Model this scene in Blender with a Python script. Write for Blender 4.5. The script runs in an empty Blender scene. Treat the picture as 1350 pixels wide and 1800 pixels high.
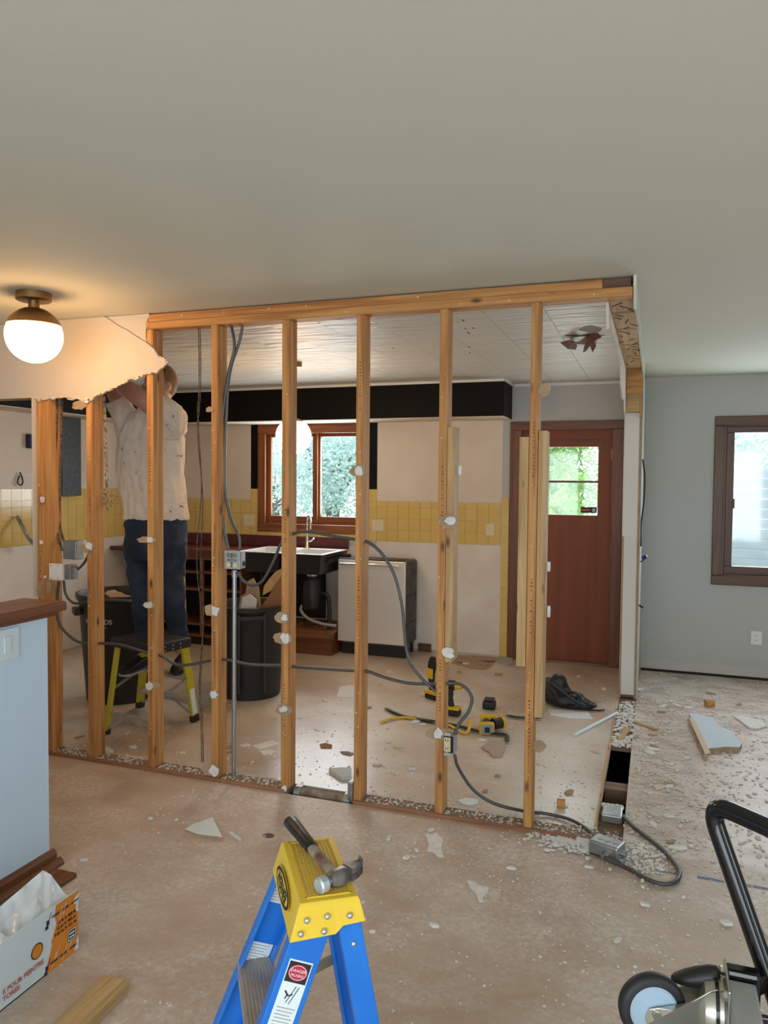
import bpy, bmesh, math, random
from mathutils import Vector, Matrix, noise, Quaternion

random.seed(7)
scene = bpy.context.scene
col = scene.collection

# ------------------------------------------------------------------ camera
FPX = 1338.0
CAM = Vector((0.0, 0.0, 1.575))
_yaw, _pit, _rol = math.radians(19.65), math.radians(2.3), math.radians(0.5)
FW = Vector((-math.sin(_yaw) * math.cos(_pit), math.cos(_yaw) * math.cos(_pit), -math.sin(_pit)))
_r = Vector((math.cos(_yaw), math.sin(_yaw), 0))
_u = _r.cross(FW)
RT = _r * math.cos(_rol) + _u * math.sin(_rol)
UP = _u * math.cos(_rol) - _r * math.sin(_rol)
cam_data = bpy.data.cameras.new('camera')
cam_data.sensor_fit = 'VERTICAL'
cam_data.sensor_height = 36.0
cam_data.lens = 36.0 * FPX / 1800.0
cam_data.clip_start = 0.02
cam = bpy.data.objects.new('camera', cam_data)
col.objects.link(cam)
M4 = Matrix.Identity(4)
for i in range(3):
    M4[i][0], M4[i][1], M4[i][2], M4[i][3] = RT[i], UP[i], -FW[i], CAM[i]
cam.matrix_world = M4
scene.camera = cam

# survey helpers: a sight line met with a real plane of the house (wall planes, floor, bench tops)
def _ray(x, y):
    return FW + RT * ((x - 675) / FPX) + UP * ((900 - y) / FPX)
def PZ(x, y, z=0.0):
    d = _ray(x, y); return CAM + d * ((z - CAM.z) / d.z)
def PY(x, y, Y):
    d = _ray(x, y); return CAM + d * (Y / d.y)
def PX(x, y, X):
    d = _ray(x, y); return CAM + d * (X / d.x)

# ------------------------------------------------------------------ world, daylight, exposure
world = bpy.data.worlds.new('overcast_sky')
scene.world = world
world.use_nodes = True
bg = world.node_tree.nodes['Background']
bg.inputs[0].default_value = (0.80, 0.90, 1.0, 1)
bg.inputs[1].default_value = 2.7
scene.view_settings.view_transform = 'Standard'
scene.view_settings.look = 'None'
scene.view_settings.exposure = 0.22
scene.view_settings.gamma = 1.0
scene.view_settings.use_curve_mapping = False

def area(name, loc, rot, sx, sy, power, color):
    l = bpy.data.lights.new(name, 'AREA'); l.shape = 'RECTANGLE'
    l.size, l.size_y, l.energy, l.color = sx, sy, power, color
    o = bpy.data.objects.new(name, l); col.objects.link(o)
    o.location = loc; o.rotation_euler = rot
    return o
# daylight coming in through the living-room windows behind and to the right of the photographer
area('daylight_rear_window', (-0.2, -2.45, 1.35), (math.radians(90), 0, math.radians(0)), 4.2, 1.7, 54, (0.90, 0.98, 0.98))
area('daylight_side_window', (3.15, -0.2, 1.45), (math.radians(90), 0, math.radians(90)), 2.2, 1.2, 17, (0.88, 0.96, 1.0))
# daylight through the kitchen window and the right back window
area('daylight_kitchen_window', (-3.13, 6.87, 1.62), (math.radians(90), 0, math.radians(180)), 0.86, 0.74, 22, (0.86, 0.95, 1.0))
area('daylight_back_window', (1.15, 6.87, 1.45), (math.radians(90), 0, math.radians(180)), 1.1, 1.05, 24, (0.86, 0.95, 1.0))

area('daylight_door_glass', (-0.69, 6.84, 1.59), (math.radians(90), 0, math.radians(180)), 0.42, 0.57, 6, (0.86, 0.96, 0.95))

# ------------------------------------------------------------------ constants of the house
Y0 = 3.414          # front face of the studs
SD = 0.089          # stud depth
CEIL = 2.455
YB = 6.75           # back wall
XL = -5.05          # kitchen / room left wall
XR = 3.2
YF = -2.6
SLX0, SLX1 = -0.222, -0.105   # strip of floor where the cross wall stood

# ------------------------------------------------------------------ node helpers
def newmat(name):
    m = bpy.data.materials.new(name); m.use_nodes = True
    nt = m.node_tree
    return m, nt, nt.nodes['Principled BSDF']
def nd(nt, t, **kw):
    n = nt.nodes.new(t)
    for k, v in kw.items():
        if k.startswith('i_'): n.inputs[k[2:].replace('_', ' ')].default_value = v
        else: setattr(n, k, v)
    return n
def ramp(nt, stops):
    n = nt.nodes.new('ShaderNodeValToRGB')
    e = n.color_ramp.elements
    while len(e) < len(stops): e.new(0.5)
    for el, (p, c) in zip(e, stops):
        el.position = p; el.color = (c[0], c[1], c[2], 1) if len(c) == 3 else c
    return n
def coords(nt, scale=(1, 1, 1), rnd=True, rot=(0, 0, 0), kind='Object'):
    tc = nt.nodes.new('ShaderNodeTexCoord'); mp = nt.nodes.new('ShaderNodeMapping')
    mp.inputs['Scale'].default_value = scale
    mp.inputs['Rotation'].default_value = rot
    nt.links.new(tc.outputs[kind], mp.inputs['Vector'])
    if rnd:
        oi = nt.nodes.new('ShaderNodeObjectInfo'); mu = nt.nodes.new('ShaderNodeMath'); mu.operation = 'MULTIPLY'
        mu.inputs[1].default_value = 37.0
        nt.links.new(oi.outputs['Random'], mu.inputs[0])
        nt.links.new(mu.outputs[0], mp.inputs['Location'])
    return mp.outputs['Vector']
def setc(b, c): b.inputs['Base Color'].default_value = (c[0], c[1], c[2], 1)
def plain(name, c, rough=0.6, metal=0.0, c2=None, scale=6.0, bump=0.0, bscale=60.0, stretch=(1, 1, 1), spec=None, coat=0.0, lo=0.35, hi=0.65):
    m, nt, b = newmat(name)
    b.inputs['Roughness'].default_value = rough
    b.inputs['Metallic'].default_value = metal
    if spec is not None: b.inputs['Specular IOR Level'].default_value = spec
    if coat: b.inputs['Coat Weight'].default_value = coat
    setc(b, c)
    if c2 is not None or bump:
        v = coords(nt, stretch)
    if c2 is not None:
        n = nd(nt, 'ShaderNodeTexNoise'); n.inputs['Scale'].default_value = scale; n.inputs['Detail'].default_value = 5
        nt.links.new(v, n.inputs['Vector'])
        r = ramp(nt, [(lo, c), (hi, c2)])
        nt.links.new(n.outputs['Fac'], r.inputs[0]); nt.links.new(r.outputs[0], b.inputs['Base Color'])
    if bump:
        n2 = nd(nt, 'ShaderNodeTexNoise'); n2.inputs['Scale'].default_value = bscale; n2.inputs['Detail'].default_value = 4
        nt.links.new(v, n2.inputs['Vector'])
        bp = nd(nt, 'ShaderNodeBump'); bp.inputs['Strength'].default_value = bump; bp.inputs['Distance'].default_value = 0.01
        nt.links.new(n2.outputs['Fac'], bp.inputs['Height']); nt.links.new(bp.outputs[0], b.inputs['Normal'])
    return m
def wood(name, axis, dark, light, rough=0.6, freq=26.0, knots=True, knotc=(0.10, 0.045, 0.02), coat=0.0, stamp=None):
    m, nt, b = newmat(name)
    b.inputs['Roughness'].default_value = rough
    if coat: b.inputs['Coat Weight'].default_value = coat; b.inputs['Coat Roughness'].default_value = 0.25
    s = [freq] * 3; s[axis] = freq * 0.05
    v = coords(nt, tuple(s))
    n = nd(nt, 'ShaderNodeTexNoise'); n.inputs['Scale'].default_value = 1.6; n.inputs['Detail'].default_value = 7; n.inputs['Distortion'].default_value = 0.5
    nt.links.new(v, n.inputs['Vector'])
    r = ramp(nt, [(0.30, dark), (0.48, [(a + c) / 2 for a, c in zip(dark, light)]), (0.66, light)])
    nt.links.new(n.outputs['Fac'], r.inputs[0])
    out = r.outputs[0]
    if knots:
        s2 = [11.0] * 3; s2[axis] = 4.2
        v2 = coords(nt, tuple(s2))
        vo = nd(nt, 'ShaderNodeTexVoronoi'); vo.inputs['Scale'].default_value = 1.0
        nt.links.new(v2, vo.inputs['Vector'])
        kr = ramp(nt, [(0.06, (1, 1, 1)), (0.16, (0, 0, 0))])
        nt.links.new(vo.outputs['Distance'], kr.inputs[0])
        mx = nd(nt, 'ShaderNodeMix', data_type='RGBA')
        nt.links.new(kr.outputs[0], mx.inputs[0]); nt.links.new(out, mx.inputs[6]); mx.inputs[7].default_value = (*knotc, 1)
        out = mx.outputs[2]
    nt.links.new(out, b.inputs['Base Color'])
    bp = nd(nt, 'ShaderNodeBump'); bp.inputs['Strength'].default_value = 0.12; bp.inputs['Distance'].default_value = 0.004
    nt.links.new(n.outputs['Fac'], bp.inputs['Height']); nt.links.new(bp.outputs[0], b.inputs['Normal'])
    return m
def dusty_floor(name, base, base2, dust, amount, rough, streak=0.0, spec=0.5, chalk=False, bigscale=1.3):
    m, nt, b = newmat(name)
    v = coords(nt, (1, 1, 1), rnd=False, kind='Object')
    n1 = nd(nt, 'ShaderNodeTexNoise'); n1.inputs['Scale'].default_value = bigscale; n1.inputs['Detail'].default_value = 6
    nt.links.new(v, n1.inputs['Vector'])
    r1 = ramp(nt, [(0.36, base), (0.64, base2)]); nt.links.new(n1.outputs['Fac'], r1.inputs[0])
    # plaster dust: broad smears times fine speckle
    vs = coords(nt, (1.0, 1.5, 1.0), rnd=False, rot=(0, 0, 0.5))
    n2 = nd(nt, 'ShaderNodeTexNoise'); n2.inputs['Scale'].default_value = 1.9; n2.inputs['Detail'].default_value = 8; n2.inputs['Roughness'].default_value = 0.68
    nt.links.new(vs, n2.inputs['Vector'])
    r2 = ramp(nt, [(0.60 - amount * 0.35, (0, 0, 0)), (0.86 - amount * 0.2, (1, 1, 1))]); nt.links.new(n2.outputs['Fac'], r2.inputs[0])
    n3 = nd(nt, 'ShaderNodeTexNoise'); n3.inputs['Scale'].default_value = 55.0; n3.inputs['Detail'].default_value = 3
    nt.links.new(v, n3.inputs['Vector'])
    r3 = ramp(nt, [(0.35, (0.25, 0.25, 0.25)), (0.72, (1, 1, 1))]); nt.links.new(n3.outputs['Fac'], r3.inputs[0])
    mul = nd(nt, 'ShaderNodeMath', operation='MULTIPLY'); nt.links.new(r2.outputs[0], mul.inputs[0]); nt.links.new(r3.outputs[0], mul.inputs[1])
    mx = nd(nt, 'ShaderNodeMix', data_type='RGBA'); nt.links.new(mul.outputs[0], mx.inputs[0])
    nt.links.new(r1.outputs[0], mx.inputs[6]); mx.inputs[7].default_value = (*dust, 1)
    out = mx.outputs[2]
    if streak:
        v4 = coords(nt, (2.0, 3.4, 1.0), rnd=False, rot=(0, 0, -0.2))
        n4 = nd(nt, 'ShaderNodeTexNoise'); n4.inputs['Scale'].default_value = 2.4; n4.inputs['Detail'].default_value = 7
        nt.links.new(v4, n4.inputs['Vector'])
        r4 = ramp(nt, [(0.46, (0, 0, 0)), (0.62, (streak,) * 3)]); nt.links.new(n4.outputs['Fac'], r4.inputs[0])
        m2 = nd(nt, 'ShaderNodeMix', data_type='RGBA'); nt.links.new(r4.outputs[0], m2.inputs[0]); nt.links.new(out, m2.inputs[6]); m2.inputs[7].default_value = (0.30, 0.14, 0.10, 1)
        out = m2.outputs[2]
    nt.links.new(out, b.inputs['Base Color'])
    rr = nd(nt, 'ShaderNodeMapRange'); rr.inputs[3].default_value = rough; rr.inputs[4].default_value = min(1, rough + 0.22)
    nt.links.new(n1.outputs['Fac'], rr.inputs[0]); nt.links.new(rr.outputs[0], b.inputs['Roughness'])
    b.inputs['Specular IOR Level'].default_value = spec
    bp = nd(nt, 'ShaderNodeBump'); bp.inputs['Strength'].default_value = 0.10; bp.inputs['Distance'].default_value = 0.004
    nt.links.new(n2.outputs['Fac'], bp.inputs['Height']); nt.links.new(bp.outputs[0], b.inputs['Normal'])
    return m
def emit(name, c, s):
    m, nt, b = newmat(name)
    setc(b, (0.8, 0.8, 0.8)); b.inputs['Emission Color'].default_value = (*c, 1); b.inputs['Emission Strength'].default_value = s
    return m
def glass(name, tint=(1, 1, 1), gl=0.06):
    m = bpy.data.materials.new(name); m.use_nodes = True
    nt = m.node_tree; nt.nodes.remove(nt.nodes['Principled BSDF'])
    t = nd(nt, 'ShaderNodeBsdfTransparent'); t.inputs[0].default_value = (*tint, 1)
    g = nd(nt, 'ShaderNodeBsdfGlossy'); g.inputs['Roughness'].default_value = 0.05
    mx = nd(nt, 'ShaderNodeMixShader'); mx.inputs[0].default_value = gl
    nt.links.new(t.outputs[0], mx.inputs[1]); nt.links.new(g.outputs[0], mx.inputs[2])
    nt.links.new(mx.outputs[0], nt.nodes['Material Output'].inputs[0])
    return m
def leafmat(name, c1, c2):
    m = bpy.data.materials.new(name); m.use_nodes = True
    nt = m.node_tree; b = nt.nodes['Principled BSDF']; b.inputs['Roughness'].default_value = 0.6
    v = coords(nt, (1, 1, 1)); n = nd(nt, 'ShaderNodeTexNoise'); n.inputs['Scale'].default_value = 3.5; n.inputs['Detail'].default_value = 6
    nt.links.new(v, n.inputs['Vector']); r = ramp(nt, [(0.35, c1), (0.65, c2)]); nt.links.new(n.outputs['Fac'], r.inputs[0])
    nt.links.new(r.outputs[0], b.inputs['Base Color'])
    tr = nd(nt, 'ShaderNodeBsdfTranslucent'); nt.links.new(r.outputs[0], tr.inputs[0])
    mx = nd(nt, 'ShaderNodeMixShader'); mx.inputs[0].default_value = 0.45
    nt.links.new(b.outputs[0], mx.inputs[1]); nt.links.new(tr.outputs[0], mx.inputs[2])
    nt.links.new(mx.outputs[0], nt.nodes['Material Output'].inputs[0])
    return m

M = {}
FIR_D, FIR_L = (0.34, 0.125, 0.030), (0.62, 0.315, 0.100)
for ax, k in enumerate('xyz'):
    M['fir_' + k] = wood('fir_' + k, ax, FIR_D, FIR_L, 0.62)
    M['pale_' + k] = wood('pale_fir_' + k, ax, (0.38, 0.215, 0.085), (0.58, 0.38, 0.175), 0.65)
    M['oak_' + k] = wood('brown_stain_' + k, ax, (0.10, 0.032, 0.011), (0.20, 0.070, 0.024), 0.42, 20, False)
    M['dark_' + k] = wood('dark_trim_' + k, ax, (0.075, 0.032, 0.015), (0.135, 0.060, 0.030), 0.4, 22, False)
M['orange_x'] = wood('orange_window_x', 0, (0.14, 0.038, 0.010), (0.30, 0.095, 0.025), 0.35, 20, False)
M['orange_z'] = wood('orange_window_z', 2, (0.14, 0.038, 0.010), (0.30, 0.095, 0.025), 0.35, 20, False)
M['oldwood'] = wood('old_grey_wood', 0, (0.14, 0.09, 0.06), (0.30, 0.20, 0.13), 0.8)
M['ceiling'] = plain('ceiling_white', (0.655, 0.665, 0.575), 0.85, bump=0.05, bscale=180)
M['bluewall'] = plain('pale_blue_wall', (0.50, 0.495, 0.465), 0.75, c2=(0.50, 0.51, 0.50), scale=1.4)
M['halfwall'] = plain('light_blue_wall', (0.58, 0.73, 0.88), 0.7)
M['kwhite'] = plain('bare_white_wall', (0.76, 0.66, 0.55), 0.75, c2=(0.68, 0.585, 0.48), scale=2.2)
M['kprimer'] = plain('stained_white_wall', (0.80, 0.74, 0.67), 0.8, c2=(0.70, 0.62, 0.54), scale=3.0)
M['black'] = plain('black_wall_paint', (0.006, 0.005, 0.004), 0.6, spec=0.15)
M['white'] = plain('white_plastic', (0.80, 0.79, 0.75), 0.4)
M['ivory'] = plain('ivory_plastic', (0.72, 0.62, 0.40), 0.4)
M['gyp'] = plain('gypsum', (0.80, 0.79, 0.77), 0.9, c2=(0.66, 0.65, 0.63), scale=30)
M['dustgyp'] = plain('dusty_gypsum', (0.74, 0.69, 0.63), 0.95, c2=(0.56, 0.47, 0.38), scale=14)
M['paper'] = plain('drywall_paper_tan', (0.45, 0.32, 0.20), 0.85, c2=(0.36, 0.25, 0.15), scale=12)
M['paint_drywall'] = plain('painted_drywall', (0.62, 0.55, 0.46), 0.75)
M['pieceblue'] = plain('painted_piece_blue', (0.58, 0.68, 0.76), 0.7)
M['tile'] = plain('yellow_tile', (0.68, 0.47, 0.14), 0.16, c2=(0.74, 0.53, 0.18), scale=2.0, spec=0.5)
M['tilecap'] = plain('yellow_tile_cap', (0.56, 0.37, 0.07), 0.2)
M['grout'] = plain('grout', (0.66, 0.55, 0.33), 0.8)
M['burgundy'] = plain('burgundy_laminate', (0.085, 0.010, 0.012), 0.32, c2=(0.115, 0.016, 0.018), scale=20)
M['cabwood'] = wood('cabinet_wood', 0, (0.12, 0.045, 0.018), (0.24, 0.09, 0.035), 0.5, 22, False)
M['cabdark'] = plain('cabinet_dark', (0.025, 0.014, 0.010), 0.7)
M['steel'] = plain('brushed_steel', (0.80, 0.78, 0.75), 0.36, 0.5, c2=(0.77, 0.75, 0.72), scale=4, stretch=(0.3, 1, 30))
M['chrome'] = plain('chrome', (0.75, 0.75, 0.75), 0.16, 1.0)
M['galv'] = plain('galvanised_steel', (0.42, 0.44, 0.45), 0.42, 0.85, c2=(0.32, 0.34, 0.35), scale=18)
M['emt'] = plain('conduit_steel', (0.40, 0.43, 0.46), 0.36, 0.9)
M['cable'] = plain('armoured_cable', (0.11, 0.115, 0.115), 0.45, 0.6)
M['oldcable'] = plain('old_cloth_cable', (0.035, 0.028, 0.022), 0.85, c2=(0.16, 0.12, 0.09), scale=60)
M['wire_blk'] = plain('black_rubber', (0.012, 0.012, 0.013), 0.45)
M['rubber'] = plain('tyre_rubber', (0.014, 0.014, 0.016), 0.55)
M['canblk'] = plain('black_bin_plastic', (0.012, 0.012, 0.013), 0.5, c2=(0.020, 0.020, 0.021), scale=5)
M['grey_print'] = plain('grey_print', (0.42, 0.42, 0.42), 0.6)
M['yellow'] = plain('ladder_yellow', (0.86, 0.60, 0.045), 0.4, c2=(0.80, 0.54, 0.04), scale=5)
M['yelfg'] = plain('fibreglass_yellow', (0.55, 0.47, 0.02), 0.45)
M['bluefg'] = plain('fibreglass_blue', (0.006, 0.155, 0.62), 0.35, c2=(0.012, 0.19, 0.68), scale=9)
M['alu'] = plain('aluminium', (0.52, 0.50, 0.47), 0.45, 0.35, c2=(0.40, 0.33, 0.27), scale=14)
M['rivet'] = plain('rivet', (0.55, 0.56, 0.55), 0.35, 0.8)
M['label'] = plain('label_white', (0.72, 0.80, 0.83), 0.5)
M['ink'] = plain('black_ink', (0.012, 0.012, 0.014), 0.6)
M['inkblue'] = plain('navy_ink', (0.012, 0.018, 0.06), 0.6)
M['red'] = plain('red_ink', (0.52, 0.015, 0.05), 0.5)
M['redtxt'] = plain('orange_red_ink', (0.52, 0.12, 0.09), 0.6)
M['cardw'] = plain('white_cardboard', (0.66, 0.75, 0.80), 0.65)
M['cardin'] = plain('grey_cardboard', (0.36, 0.27, 0.19), 0.8)
M['orange'] = plain('orange_print', (0.72, 0.24, 0.02), 0.55)
M['plasticfilm'] = plain('clear_plastic_film', (0.80, 0.83, 0.86), 0.16, c2=(0.62, 0.63, 0.64), scale=5, stretch=(4, 1, 1), spec=0.8)
M['hamhead'] = plain('worn_hammer_steel', (0.16, 0.15, 0.16), 0.42, 0.9, c2=(0.42, 0.41, 0.42), scale=26)
M['hamwood'] = plain('worn_hammer_handle', (0.13, 0.045, 0.03), 0.55, c2=(0.36, 0.30, 0.24), scale=24)
M['hamface'] = plain('hammer_face_steel', (0.40, 0.52, 0.58), 0.45, 0.6, c2=(0.62, 0.66, 0.68), scale=60)
M['grip'] = plain('black_grip', (0.012, 0.011, 0.011), 0.4)
M['toolyel'] = plain('tool_yellow', (0.72, 0.44, 0.01), 0.45)
M['toolblk'] = plain('tool_black', (0.014, 0.014, 0.014), 0.5)
M['toolgrey'] = plain('tool_grey', (0.30, 0.31, 0.32), 0.5)
M['brass'] = plain('antique_brass', (0.30, 0.18, 0.075), 0.38, 0.9)
M['globe'] = emit('lamp_globe', (1.0, 0.55, 0.23), 24.0)
M['globe2'] = emit('pendant_globe', (1.0, 0.60, 0.27), 24.0)
M['tube'] = plain('black_powder_coat', (0.006, 0.006, 0.007), 0.16, spec=0.6)
M['hub'] = plain('wheel_hub_blue_white', (0.40, 0.53, 0.66), 0.4)
M['zinc'] = plain('zinc_plate', (0.55, 0.55, 0.49), 0.28, 0.9)
M['deckgrey'] = plain('platform_grey', (0.38, 0.39, 0.38), 0.5, 0.2)
M['skin'] = plain('skin', (0.48, 0.25, 0.19), 0.55)
M['hair'] = plain('brown_hair', (0.14, 0.075, 0.03), 0.7, c2=(0.22, 0.125, 0.055), scale=50, stretch=(1, 1, 0.2))
M['shirt'] = plain('dusty_white_shirt', (0.66, 0.59, 0.52), 0.9)
M['jeans'] = plain('blue_jeans', (0.012, 0.022, 0.045), 0.85, c2=(0.03, 0.05, 0.09), scale=7, lo=0.45, hi=0.75)
M['shoe'] = plain('black_shoe', (0.012, 0.012, 0.014), 0.6)
M['sole'] = plain('pale_sole', (0.45, 0.42, 0.40), 0.7)
M['bag'] = plain('black_nylon', (0.012, 0.012, 0.014), 0.5, bump=0.5, bscale=18)
M['sheet'] = plain('printed_paper', (0.70, 0.72, 0.74), 0.7)
M['glass'] = glass('window_glass')
M['brown_tear'] = plain('wet_brown_board', (0.12, 0.05, 0.03), 0.8, c2=(0.20, 0.10, 0.06), scale=30)
M['shade_dark'] = plain('crawl_gap_shade', (0.02, 0.017, 0.014), 0.95)  # near-black colour stands in for shade under the floor and wall
M['rust'] = plain('rusty_pipe', (0.20, 0.14, 0.10), 0.75, 0.2, c2=(0.38, 0.33, 0.28), scale=20)
M['deckboard'] = plain('weathered_board', (0.34, 0.40, 0.45), 0.75, c2=(0.42, 0.48, 0.52), scale=3, stretch=(0.3, 4, 4))
M['leaf_pale'] = leafmat('leaf_pale', (0.46, 0.62, 0.58), (0.68, 0.80, 0.78))
M['leaf_green'] = leafmat('leaf_green', (0.17, 0.42, 0.05), (0.45, 0.68, 0.20))
M['bark'] = plain('bark', (0.16, 0.14, 0.12), 0.9)
M['lawn'] = plain('lawn', (0.12, 0.20, 0.06), 0.9, c2=(0.20, 0.28, 0.10), scale=3)
M['blueconn'] = plain('blue_wire_nut', (0.01, 0.03, 0.22), 0.4)
M['screw'] = plain('pale_screw_head', (0.72, 0.66, 0.56), 0.6)
M['sealbrown'] = plain('burnt_insulation', (0.06, 0.045, 0.03), 0.8, c2=(0.5, 0.4, 0.28), scale=70)
M['duct'] = plain('speckled_galvanised_duct', (0.022, 0.024, 0.024), 0.55, 0.2, c2=(0.06, 0.066, 0.066), scale=60)
M['plywood'] = wood('osb_board', 0, (0.16, 0.07, 0.02), (0.34, 0.17, 0.06), 0.6, 40, True)
M['edge_x'] = wood('floor_edge_brown', 0, (0.20, 0.085, 0.040), (0.36, 0.175, 0.09), 0.7, 26, False)
M['floor'] = dusty_floor('living_floor', (0.42, 0.295, 0.21), (0.51, 0.40, 0.31), (0.80, 0.77, 0.74), 0.60, 0.40)
M['floork'] = dusty_floor('kitchen_floor', (0.48, 0.35, 0.24), (0.66, 0.58, 0.48), (0.78, 0.75, 0.72), 0.50, 0.22, spec=0.8)
M['floorr'] = dusty_floor('scraped_floor', (0.50, 0.39, 0.31), (0.66, 0.59, 0.52), (0.78, 0.75, 0.72), 0.62, 0.34, streak=0.45)
M['chalk'] = plain('blue_chalk', (0.16, 0.22, 0.42), 0.9, c2=(0.40, 0.37, 0.38), scale=14)

# kitchen ceiling: glossy paint over tiles, wrinkled along x
def wrinkled():
    m, nt, b = newmat('kitchen_ceiling_gloss')
    setc(b, (0.66, 0.64, 0.59)); b.inputs['Roughness'].default_value = 0.46
    v = coords(nt, (1.6, 8.0, 1), rnd=True, kind='Object')
    n = nd(nt, 'ShaderNodeTexNoise'); n.inputs['Scale'].default_value = 1.5; n.inputs['Detail'].default_value = 5; n.inputs['Distortion'].default_value = 0.6
    nt.links.new(v, n.inputs['Vector'])
    bp = nd(nt, 'ShaderNodeBump'); bp.inputs['Strength'].default_value = 1.0; bp.inputs['Distance'].default_value = 0.05
    nt.links.new(n.outputs['Fac'], bp.inputs['Height']); nt.links.new(bp.outputs[0], b.inputs['Normal'])
    return m
M['kceil'] = wrinkled()

# ------------------------------------------------------------------ mesh builder
ORIG = {}
class MB:
    def __init__(s): s.v = []; s.f = []
    def add(s, vs, fs):
        o = len(s.v); s.v += [Vector(p) for p in vs]; s.f += [tuple(i + o for i in f) for f in fs]; return s
    def bx(s, x0, x1, y0, y1, z0, z1, mat=None):
        vs = [(x0, y0, z0), (x1, y0, z0), (x1, y1, z0), (x0, y1, z0), (x0, y0, z1), (x1, y0, z1), (x1, y1, z1), (x0, y1, z1)]
        if mat is not None: vs = [mat @ Vector(p) for p in vs]
        return s.add(vs, [(0, 3, 2, 1), (4, 5, 6, 7), (0, 1, 5, 4), (1, 2, 6, 5), (2, 3, 7, 6), (3, 0, 4, 7)])
    def beam(s, p0, p1, w, t, side=(0, 0, 1)):
        """rectangular bar from p0 to p1, width w along side, thickness t across"""
        p0, p1 = Vector(p0), Vector(p1); a = (p1 - p0).normalized(); sd = Vector(side)
        sd = (sd - a * sd.dot(a)).normalized(); n = a.cross(sd)
        vs = []
        for p in (p0, p1):
            for i, j in ((-1, -1), (1, -1), (1, 1), (-1, 1)): vs.append(p + sd * (i * w / 2) + n * (j * t / 2))
        return s.add(vs, [(3, 2, 1, 0), (4, 5, 6, 7), (0, 1, 5, 4), (1, 2, 6, 5), (2, 3, 7, 6), (3, 0, 4, 7)])
    def ringloft(s, rings, cap=True, closed=False):
        n = len(rings[0]); o = len(s.v)
        for r in rings: s.v += [Vector(p) for p in r]
        m = len(rings)
        for k in range(m - (0 if closed else 1)):
            a, b2 = o + k * n, o + ((k + 1) % m) * n
            for i in range(n):
                j = (i + 1) % n
                s.f.append((a + i, a + j, b2 + j, b2 + i))
        if cap and not closed:
            s.f.append(tuple(o + i for i in reversed(range(n))))
            s.f.append(tuple(o + (m - 1) * n + i for i in range(n)))
        return s
    def tube(s, pts, r, n=8, cap=True):
        pts = [Vector(p) for p in pts]; rings = []
        t0 = (pts[1] - pts[0]).normalized()
        u = t0.orthogonal().normalized()
        for i, p in enumerate(pts):
            t = (pts[min(i + 1, len(pts) - 1)] - pts[max(i - 1, 0)])
            t = t.normalized() if t.length > 1e-9 else t0
            u = (u - t * u.dot(t)).normalized(); w = t.cross(u)
            rr = r[i] if isinstance(r, (list, tuple)) else r
            rings.append([p + (u * math.cos(a) + w * math.sin(a)) * rr for a in (2 * math.pi * k / n for k in range(n))])
        return s.ringloft(rings, cap)
    def cyl(s, p0, p1, r0, r1=None, n=16): return s.tube([p0, p1], [r0, r0 if r1 is None else r1], n)
    def lathe(s, prof, c=(0, 0, 0), axis=(0, 0, 1), n=24):
        a = Vector(axis).normalized(); u = a.orthogonal().normalized(); w = a.cross(u); c = Vector(c)
        rings = [[c + a * z + (u * math.cos(t) + w * math.sin(t)) * max(r, 1e-5) for t in (2 * math.pi * k / n for k in range(n))] for r, z in prof]
        return s.ringloft(rings, True)
    def ball(s, c, r, n=16, sc=(1, 1, 1), m=None):
        c = Vector(c); o = []
        for k in range(1, n // 2):
            th = math.pi * k / (n // 2)
            o.append([c + Vector((math.sin(th) * math.cos(t) * r * sc[0], math.sin(th) * math.sin(t) * r * sc[1], -math.cos(th) * r * sc[2])) for t in (2 * math.pi * q / n for q in range(n))])
        return s.ringloft(o, True)
    def prism(s, poly, origin, u, v, thick):
        """polygon (2d list in u,v) extruded by thick along u x v"""
        origin, u, v = Vector(origin), Vector(u), Vector(v); nn = u.cross(v).normalized(); n = len(poly)
        a = [origin + u * p[0] + v * p[1] for p in poly]; b2 = [p + nn * thick for p in a]
        fs = [tuple(reversed(range(n))), tuple(range(n, 2 * n))] + [(i, (i + 1) % n, n + (i + 1) % n, n + i) for i in range(n)]
        return s.add(a + b2, fs)
    def mesh(s, name, off=Vector((0, 0, 0))):
        me = bpy.data.meshes.new(name); me.from_pydata([tuple(p - off) for p in s.v], [], s.f)
        bm = bmesh.new(); bm.from_mesh(me); bmesh.ops.recalc_face_normals(bm, faces=bm.faces); bm.to_mesh(me); bm.free()
        return me
    def build(s, name, mat, parent=None, smooth=False, bevel=0.0, angle=40, seg=2):
        if parent is not None: off = ORIG.get(parent.name, Vector((0, 0, 0)))
        else:
            xs = [p.x for p in s.v]; ys = [p.y for p in s.v]; zs = [p.z for p in s.v]
            off = Vector(((min(xs) + max(xs)) / 2, (min(ys) + max(ys)) / 2, min(zs)))
        me = s.mesh(name, off)
        return link(name, me, mat, parent, off, smooth, bevel, angle, seg)
def link(name, me, mat, parent=None, off=None, smooth=False, bevel=0.0, angle=40, seg=2):
    o = bpy.data.objects.new(name, me); col.objects.link(o)
    me.materials.append(M[mat] if isinstance(mat, str) else mat)
    if smooth:
        me.polygons.foreach_set('use_smooth', [True] * len(me.polygons)); me.set_sharp_from_angle(angle=math.radians(angle))
    if bevel:
        b = o.modifiers.new('bevel', 'BEVEL'); b.width = bevel; b.segments = seg; b.limit_method = 'ANGLE'
    if parent is not None:
        o.parent = parent; ORIG[o.name] = ORIG.get(parent.name, Vector((0, 0, 0)))
    else:
        o.location = off; ORIG[o.name] = Vector(off)
    return o
def tag(o, label=None, cat=None, group=None, kind=None):
    if label: o['label'] = label
    if cat: o['category'] = cat
    if group: o['group'] = group
    if kind: o['kind'] = kind
    return o
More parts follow.
